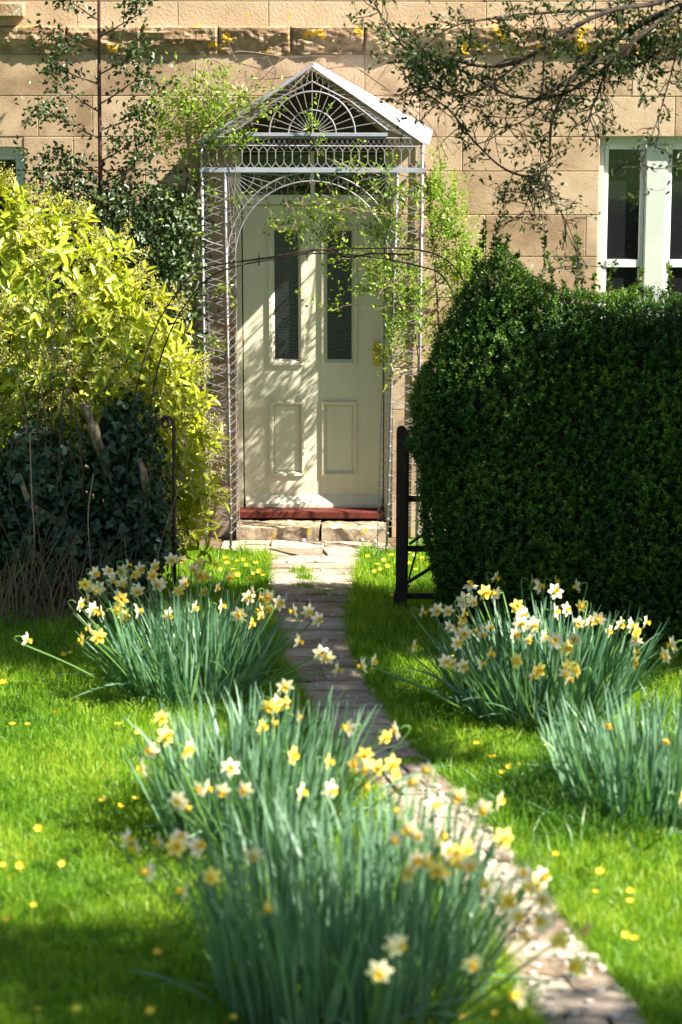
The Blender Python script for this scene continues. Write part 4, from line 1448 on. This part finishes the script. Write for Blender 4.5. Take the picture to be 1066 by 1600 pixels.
BLADES = [leaf_blade(b, 1.0, w) for b in (-.06, .05, .15, .28, .45, .7) for w in (.026, .034)]


def flower_meshes(mat, size, droop):
    V, F4, rn = [], [], []
    for k in range(6):
        a = k * math.pi / 3 + rngd.uniform(-.06, .06)
        lift = -.10 - .1 * (k % 2) + droop
        prof = [(.10, .10), (.38, .27), (.70, .25), (1.0, .02)]
        for i, (rr, hw) in enumerate(prof):
            for s in (-1, 0, 1):
                x, y_ = rr * size, s * hw * size
                z = lift * size * rr + (.05 * size if s == 0 else 0) * (1 - rr) - .06 * size * rr * rr
                V.append((x * math.cos(a) - y_ * math.sin(a), x * math.sin(a) + y_ * math.cos(a), z))
                rn.append(rr)
        b = k * 12
        for i in range(3):
            for s in range(2):
                q = b + i * 3 + s
                F4.append((q, q + 3, q + 4, q + 1))
    return np_mesh('petals', np.array(V), np.array(F4), mat, np.array(rn), True)


def trumpet_mesh(size):
    V, F4, rn = [], [], []
    n = 9
    prof = [(.10, -.05), (.20, .12), (.23, .38), (.33, .52)]
    for i, (r_, z) in enumerate(prof):
        for k in range(n):
            a = 2 * math.pi * k / n
            rr = r_ * size * (1 + (.12 * math.cos(a * 4.5) if i == 3 else 0))
            V.append((rr * math.cos(a), rr * math.sin(a), z * size)); rn.append(i / 3)
    for i in range(3):
        for k in range(n): F4.append((i * n + k, i * n + (k + 1) % n, i * n + n + (k + 1) % n, i * n + n + k))
    V += [(0, 0, .02 * size)]; rn.append(0)
    for k in range(0, n, 1):
        F4.append((k, len(V) - 1, len(V) - 1, (k + 1) % n))
    F4 = [f for f in F4 if len(set(f)) == 4]
    return np_mesh('trumpet', np.array(V), np.array(F4), M['trumpet'], np.array(rn), True)


PET = {'c': [flower_meshes(M['petal'], .047, d) for d in (0, .12, -.15, .3)], 'y': [flower_meshes(M['petal_y'], .046, d) for d in (0, .15, .35)],
       'd': [flower_meshes(M['petal_d'], .036, d) for d in (.7, .9)]}
TRU = [trumpet_mesh(.047), trumpet_mesh(.042)]


def clump(key, label, cpx, rx, ry, nleaf, h, flowers, zf=.45, lean=.5, lean_bias=(0, 0), more=0):
    c = gnd(*cpx)
    t = thing('daffodil_clump', label, 'daffodils', (c.x, c.y, 0), 'daffodil clumps along the path')
    extra = []
    for i in range(nleaf + more):
        a, rr = rngd.random() * 2 * math.pi, math.sqrt(rngd.random())
        bx, by = c.x + rx * rr * math.cos(a), c.y + ry * rr * math.sin(a)
        out = math.atan2(math.sin(a) * ry + lean_bias[1], math.cos(a) * rx + lean_bias[0]) + rngd.gauss(0, .5)
        tilt = max(-.15, rr * lean * rngd.uniform(.45, 1.1) + rngd.gauss(0, .09))
        bi = min(5, max(0, int(rngd.gauss(1.6, 1.3))))
        if rngd.random() < .05: tilt, bi = rngd.uniform(.6, 1.1), rngd.choice((3, 4, 5))
        me = BLADES[bi * 2 + rngd.randrange(2)]
        hh = h * rngd.uniform(.72, 1.12)
        m = Matrix.Translation((bx, by, -.01)) @ Matrix.Rotation(out, 4, 'Z') @ Matrix.Rotation(tilt, 4, 'Y') @ Matrix.Rotation(rngd.gauss(0, .7), 4, 'Z') @ Matrix.Diagonal((hh, hh * rngd.uniform(.75, 1.1) * .5 / max(h, .3), hh, 1))
        if i < nleaf: link(bpy.data.objects.new('leaf', me), t, m)
        else: extra.append((me, m))
    if extra:
        mb = MB()
        for me, m in extra:
            mb.add([m @ v.co for v in me.vertices], [tuple(p.vertices) for p in me.polygons])
        tag(mb.build('leaf_mass', M['daff_leaf'], t, True), kind='stuff')
    flowers = list(flowers)
    for q in range(int(len(flowers) * .3)):               # a few more blooms between the others
        px, py, kind = rngd.choice(flowers)
        flowers.append((px + rngd.gauss(0, 16), py + rngd.gauss(4, 12), rngd.choice(('c', 'c', 'y', 's')) if kind != 'd' else 'd'))
    for (px, py, kind) in flowers:
        z = zf + rngd.uniform(-.04, .05)
        p = gnd(px, py, z)
        d = Vector((p.x - c.x, p.y - c.y))
        q = Vector((d.x / (rx * 1.6), d.y / (ry * 1.6)))
        if q.length > 2.2:                                  # a far flung bloom lies lower
            z = .30; p = gnd(px, py, z)
        f = .55 if q.length < 1 else .55 / q.length
        base = Vector((c.x + (p.x - c.x) * f, c.y + (p.y - c.y) * f, 0))
        face = Vector((rngd.gauss(.3, .8), rngd.gauss(-.8, .5), rngd.gauss(-.05, .32)))
        if kind == 's': face = Vector((rngd.choice((-1, 1)) * 1.0, -.35, -.15))
        face.normalize()
        pk = {'c': 'c', 'y': 'y', 'd': 'd', 's': 'c'}[kind]
        if kind == 'd': face = Vector((rngd.choice((-.6, .6)), -.5, -.8)).normalized()
        neck = p - face * .022
        side = Vector((face.x, face.y, 0))
        up = Vector((0, 0, 1))
        bend = neck - side * .022 + up * .014
        hi = bend - side * .018 - up * .03
        mid = base.lerp(hi, .55) + Vector((rngd.gauss(0, .012), rngd.gauss(0, .012), .02))
        st = MB().tube(smooth_path([base, mid, hi, bend, neck], 3), [.0042] * 9 + [.0035] * 3 + [.003], 5).build('flower_stem', M['daff_stem'], t, True)
        rot = face.to_track_quat('Z', 'Y').to_matrix().to_4x4()
        s = rngd.uniform(.84, 1.06)
        m = Matrix.Translation(p) @ rot @ Matrix.Rotation(rngd.random() * 6.28, 4, 'Z') @ Matrix.Diagonal((s, s, s, 1))
        link(bpy.data.objects.new('petals', rngd.choice(PET[pk])), st, m)
        link(bpy.data.objects.new('trumpet', rngd.choice(TRU)), st, m)
    return t


def fl(s, kind='c'):
    v = [int(q) for q in s.replace(',', ' ').split()]
    return [(v[i], v[i + 1], kind) for i in range(0, len(v), 2)]


clump('BL', 'lush daffodil clump crowded with cream and yellow blooms below the scroll topped post', (300, 1085), .34, .34, 290, .50,
      fl('149,896 170,893 191,893 219,890 241,885 268,875 283,874 151,920 177,908 191,911 216,920 247,914 289,911 303,889 340,917 183,930 146,953 304,949 347,947 374,960 406,933 388,934 436,943 264,961 217,954')
      + fl('210,897 238,900 279,922 318,925 335,882 310,900 321,900 190,936 183,952 196,964 393,974 408,962 417,945 360,902', 'y')
      + fl('139,919 125,944 139,936 159,957 139,982 43,1000 468,1002 529,1046', 's') + fl('483,956 498,968 503,1021'), .45, .62, more=160)
clump('BR', 'broad daffodil clump full of cream blooms in front of the box hedge', (845, 1110), .42, .38, 290, .52,
      fl('735,915 775,902 832,907 868,908 868,924 726,937 774,928 683,954 700,954 714,984 726,990 714,1005 746,986 868,956 886,952 904,974 922,972 935,967 969,976 994,1002 804,992 826,999 834,977 815,975 851,995 868,1001 899,999 951,986 753,1037')
      + fl('759,926 722,970 808,947 909,947 993,987 994,1019 991,1035 886,1013 767,1021 809,1033 841,1047 904,1048', 'y')
      + fl('661,956 766,980 901,916 1010,972 1050,1007 646,1009 710,1037 565,1040 583,1033', 's'), .46, .6, (-.08, 0), more=200)
clump('RF', 'leafy blue green daffodil clump with only a few faded blooms', (1020, 1270), .42, .38, 290, .52,
      fl('953,1132 1043,1155', 'd') + fl('1064,1245'), .46, .4, more=160)
clump('MM', 'daffodil clump with scattered mixed white and yellow blooms midway along the path', (395, 1300), .40, .44, 290, .57,
      fl('445,1072 467,1120 360,1200 312,1232 347,1237 382,1235 277,1252 472,1237 518,1235 543,1137 670,1207')
      + fl('422,1105 445,1100 410,1135 428,1130 252,1122 260,1150 290,1172 457,1180 515,1190 603,1152 570,1180 588,1200 613,1195 618,1210 570,1227 555,1195', 'y') + fl('222,1200', 's'), .53, .36, more=220)
clump('FF', 'big shaded daffodil clump with blurred pale blooms overhanging the worn path stones', (548, 1548), .50, .64, 300, .64,
      fl('212,1325 230,1362 282,1310 310,1322 287,1392 395,1337 618,1477 593,1520 645,1222 715,1245 755,1265 678,1257 623,1267 638,1297 618,1312 653,1305 728,1352 820,1367 848,1370 850,1405 808,1430 848,1440 738,1505 810,1555')
      + fl('330,1370 415,1417 690,1305 705,1335 668,1350 683,1360 788,1310 833,1385 793,1407 818,1462 875,1470 913,1452 900,1510 760,1382 638,1365', 'y') + fl('247,1315 780,1250', 's'), .60, .36, more=380)

# ------------------------------------------------------------------ lawn grass
def blades(n, xy, h0, h1, w, lean, name, mat):
    P0 = np.concatenate([xy, np.zeros((n, 1))], 1)
    lump = np.array([noise.noise(Vector((x * 4.5, y * 4.5, 9.0))) for x, y in xy])
    H = (h0 + (h1 - h0) * rng.random(n) ** 1.5) * (1 + .55 * lump)
    a = rng.random(n) * 2 * np.pi
    ln = np.abs(rng.normal(size=n)) * lean
    dx, dy = np.cos(a) * ln, np.sin(a) * ln
    fa = rng.random(n) * np.pi
    sx, sy = np.cos(fa), np.sin(fa) * .6
    V = []
    for s, ww in ((0, 1), (.55, .8), (1, .0)):
        c = P0 + np.stack([dx * H * s * s, dy * H * s * s, H * s * (1 - .18 * s * ln)], 1)
        off = np.stack([sx, sy, np.zeros(n)], 1) * (w * ww / 2) * (.7 + .6 * rng.random(n))[:, None]
        V += [c - off, c + off] if ww else [c]
    V = np.stack(V, 1)
    b = (np.arange(n) * 5)[:, None]
    F3 = np.concatenate([b + np.array([0, 1, 3]), b + np.array([0, 3, 2]), b + np.array([2, 3, 4])])
    patch = np.array([noise.noise(Vector((x * 1.7, y * 1.7, 2.0))) + .7 * noise.noise(Vector((x * 6, y * 6, 5.0))) for x, y in xy]) * .42
    rn = np.clip(rng.random(n) * .7 + .15 + patch, 0, 1)
    return tag(link(bpy.data.objects.new(name, np_mesh(name, V.reshape(-1, 3), F3, mat, np.repeat(rn, 5)))), kind='stuff')


n = 330000
yy = -9.2 + 8.85 * rng.random(n) ** 1.15
dist = yy + 16.92
half = dist * .1325 + .75
cx_ = CAM.x - math.tan(YAW) * dist
xx = cx_ + (rng.random(n) * 2 - 1) * half
keep = rng.random(n) < half / half.max()
l_, r_ = np.interp(yy, LY, LX), np.interp(yy, RY, RX)
jag = .03 * np.sin(yy * 23) + .02 * np.sin(yy * 57 + 1)
onpath = (xx > l_ + .01 + jag) & (xx < r_ - .01 + jag)
porchx0, porchx1 = at(300, 866, -.3).x, at(640, 866, -.3).x
onpath |= (yy > -.42) & (xx < porchx1)
keep &= ~onpath
xy = np.stack([xx, yy], 1)[keep]
g = blades(len(xy), xy, .035, .085, .0062, .75, 'grass', M['grass'])
tag(g, 'short bright green lawn grass either side of the stone path', 'grass')
# longer fringe along the path's edges and under the daffodils
n = 15000
yy = -9 + 8.5 * rng.random(n)
side = rng.random(n) < .5
l_, r_ = np.interp(yy, LY, LX), np.interp(yy, RY, RX)
xx = np.where(side, l_ - np.abs(rng.normal(size=n)) * .05 + .02, r_ + np.abs(rng.normal(size=n)) * .05 - .02)
g = blades(n, np.stack([xx, yy], 1), .05, .13, .006, .9, 'grass_fringe', M['grass'])
tag(g, 'longer grass fringe spilling over the path edges', 'grass')
c = gnd(905, 1268)
n = 3600
q = rng.normal(size=(n, 2)) * np.array([.20, .22]) + np.array([c.x, c.y])
g = blades(n, q, .10, .23, .008, 1.0, 'coarse_grass', M['tuft'])
tag(g, 'dark coarse grass tuft beside the faded leafy daffodil clump', 'grass')
# grass growing in the path joints
n = 900
cs = [gnd(480, 912), gnd(478, 925), gnd(505, 935), gnd(640, 1200), gnd(470, 900)]
q = np.concatenate([rng.normal(size=(180, 2)) * np.array([.035, .03]) + np.array([c_.x, c_.y]) for c_ in cs])
g = blades(n, q, .03, .06, .005, .6, 'grass_sprouts', M['grass'])
g.location.z = .02
tag(g, 'small grass sprouts growing between the path stones', 'grass')

# ------------------------------------------------------------------ buttercups dotted over the lawn
def cel_mesh():
    V, F4 = [], []
    for k in range(6):
        a = k * math.pi / 3
        b = len(V)
        for (r_, hw, z) in ((.002, .002, 0), (.009, .0055, .003), (.017, .002, .006)):
            for s in (-1, 1):
                V.append((r_ * math.cos(a) - s * hw * math.sin(a), r_ * math.sin(a) + s * hw * math.cos(a), z))
        F4 += [(b, b + 2, b + 3, b + 1), (b + 2, b + 4, b + 5, b + 3)]
    return np_mesh('buttercup', np.array(V), np.array(F4), M['celandine'])


CM = cel_mesh()
STM = MB().tube([(0, 0, -.075), (.002, .001, -.035), (0, 0, .001)], .0014, 4).mesh('buttercup_stem', M['daff_stem'])
cel = '''5,1066 60,1017 100,1023 110,1020 215,1020 240,1030 155,1030 20,1132 43,1132 88,1113 185,1132 215,1145 5,1352 160,1250 190,1260 213,1247 60,1295 97,1350 32,1352
53,1415 10,1436 246,1488 120,1577 60,1577 235,1580 365,1590 680,1140 745,1162 770,1183 795,1198 812,1195 855,1165 785,1207 831,1264 869,1335 938,1362 931,1394 985,1393 985,1408
978,1462 991,1467 723,1590 773,1582 710,1025 711,1085 575,870 590,882 600,875 612,868 606,885 640,862 648,868 660,872 625,880 585,893 594,890 650,890 645,918 614,930 640,880
352,872 371,877 385,883 396,896 372,898 357,905 405,893 412,899 380,875 365,890 400,880 345,890 390,905 355,880'''
cv = [int(q) for q in cel.replace(',', ' ').split()]
for i in range(0, len(cv), 2):
    p = gnd(cv[i], cv[i + 1], .07)
    l_, r_ = path_lr(p.y)
    if l_ < p.x < r_: continue
    o = bpy.data.objects.new('buttercup', CM)
    s = rngd.uniform(.85, 1.25)
    m = Matrix.Translation(p) @ Matrix.Rotation(rngd.gauss(.35, .25), 4, 'X') @ Matrix.Rotation(rngd.random() * 6, 4, 'Z') @ Matrix.Diagonal((s, s, s, 1))
    near_gate = cv[i + 1] < 960
    left = cv[i] < 533
    if near_gate:
        lab = ('tiny yellow buttercup in the grass between the path and the sunlit bush', 'buttercups by the porch, bush side') if left else ('tiny yellow buttercup in the grass behind the iron gate post', 'buttercups by the porch, gate side')
    else:
        lab = ('tiny yellow buttercup in the open lawn on the ivy stump side', 'buttercups in the lawn, ivy side') if left else ('tiny yellow buttercup in the grass on the box hedge side of the path', 'buttercups in the lawn, hedge side')
    link(o, None, m)
    tag(o, lab[0], 'flower', lab[1])
    st = bpy.data.objects.new('stem', STM)
    link(st, o, m @ Matrix.Diagonal((1, 1, .07 / (.075 * s), 1)))
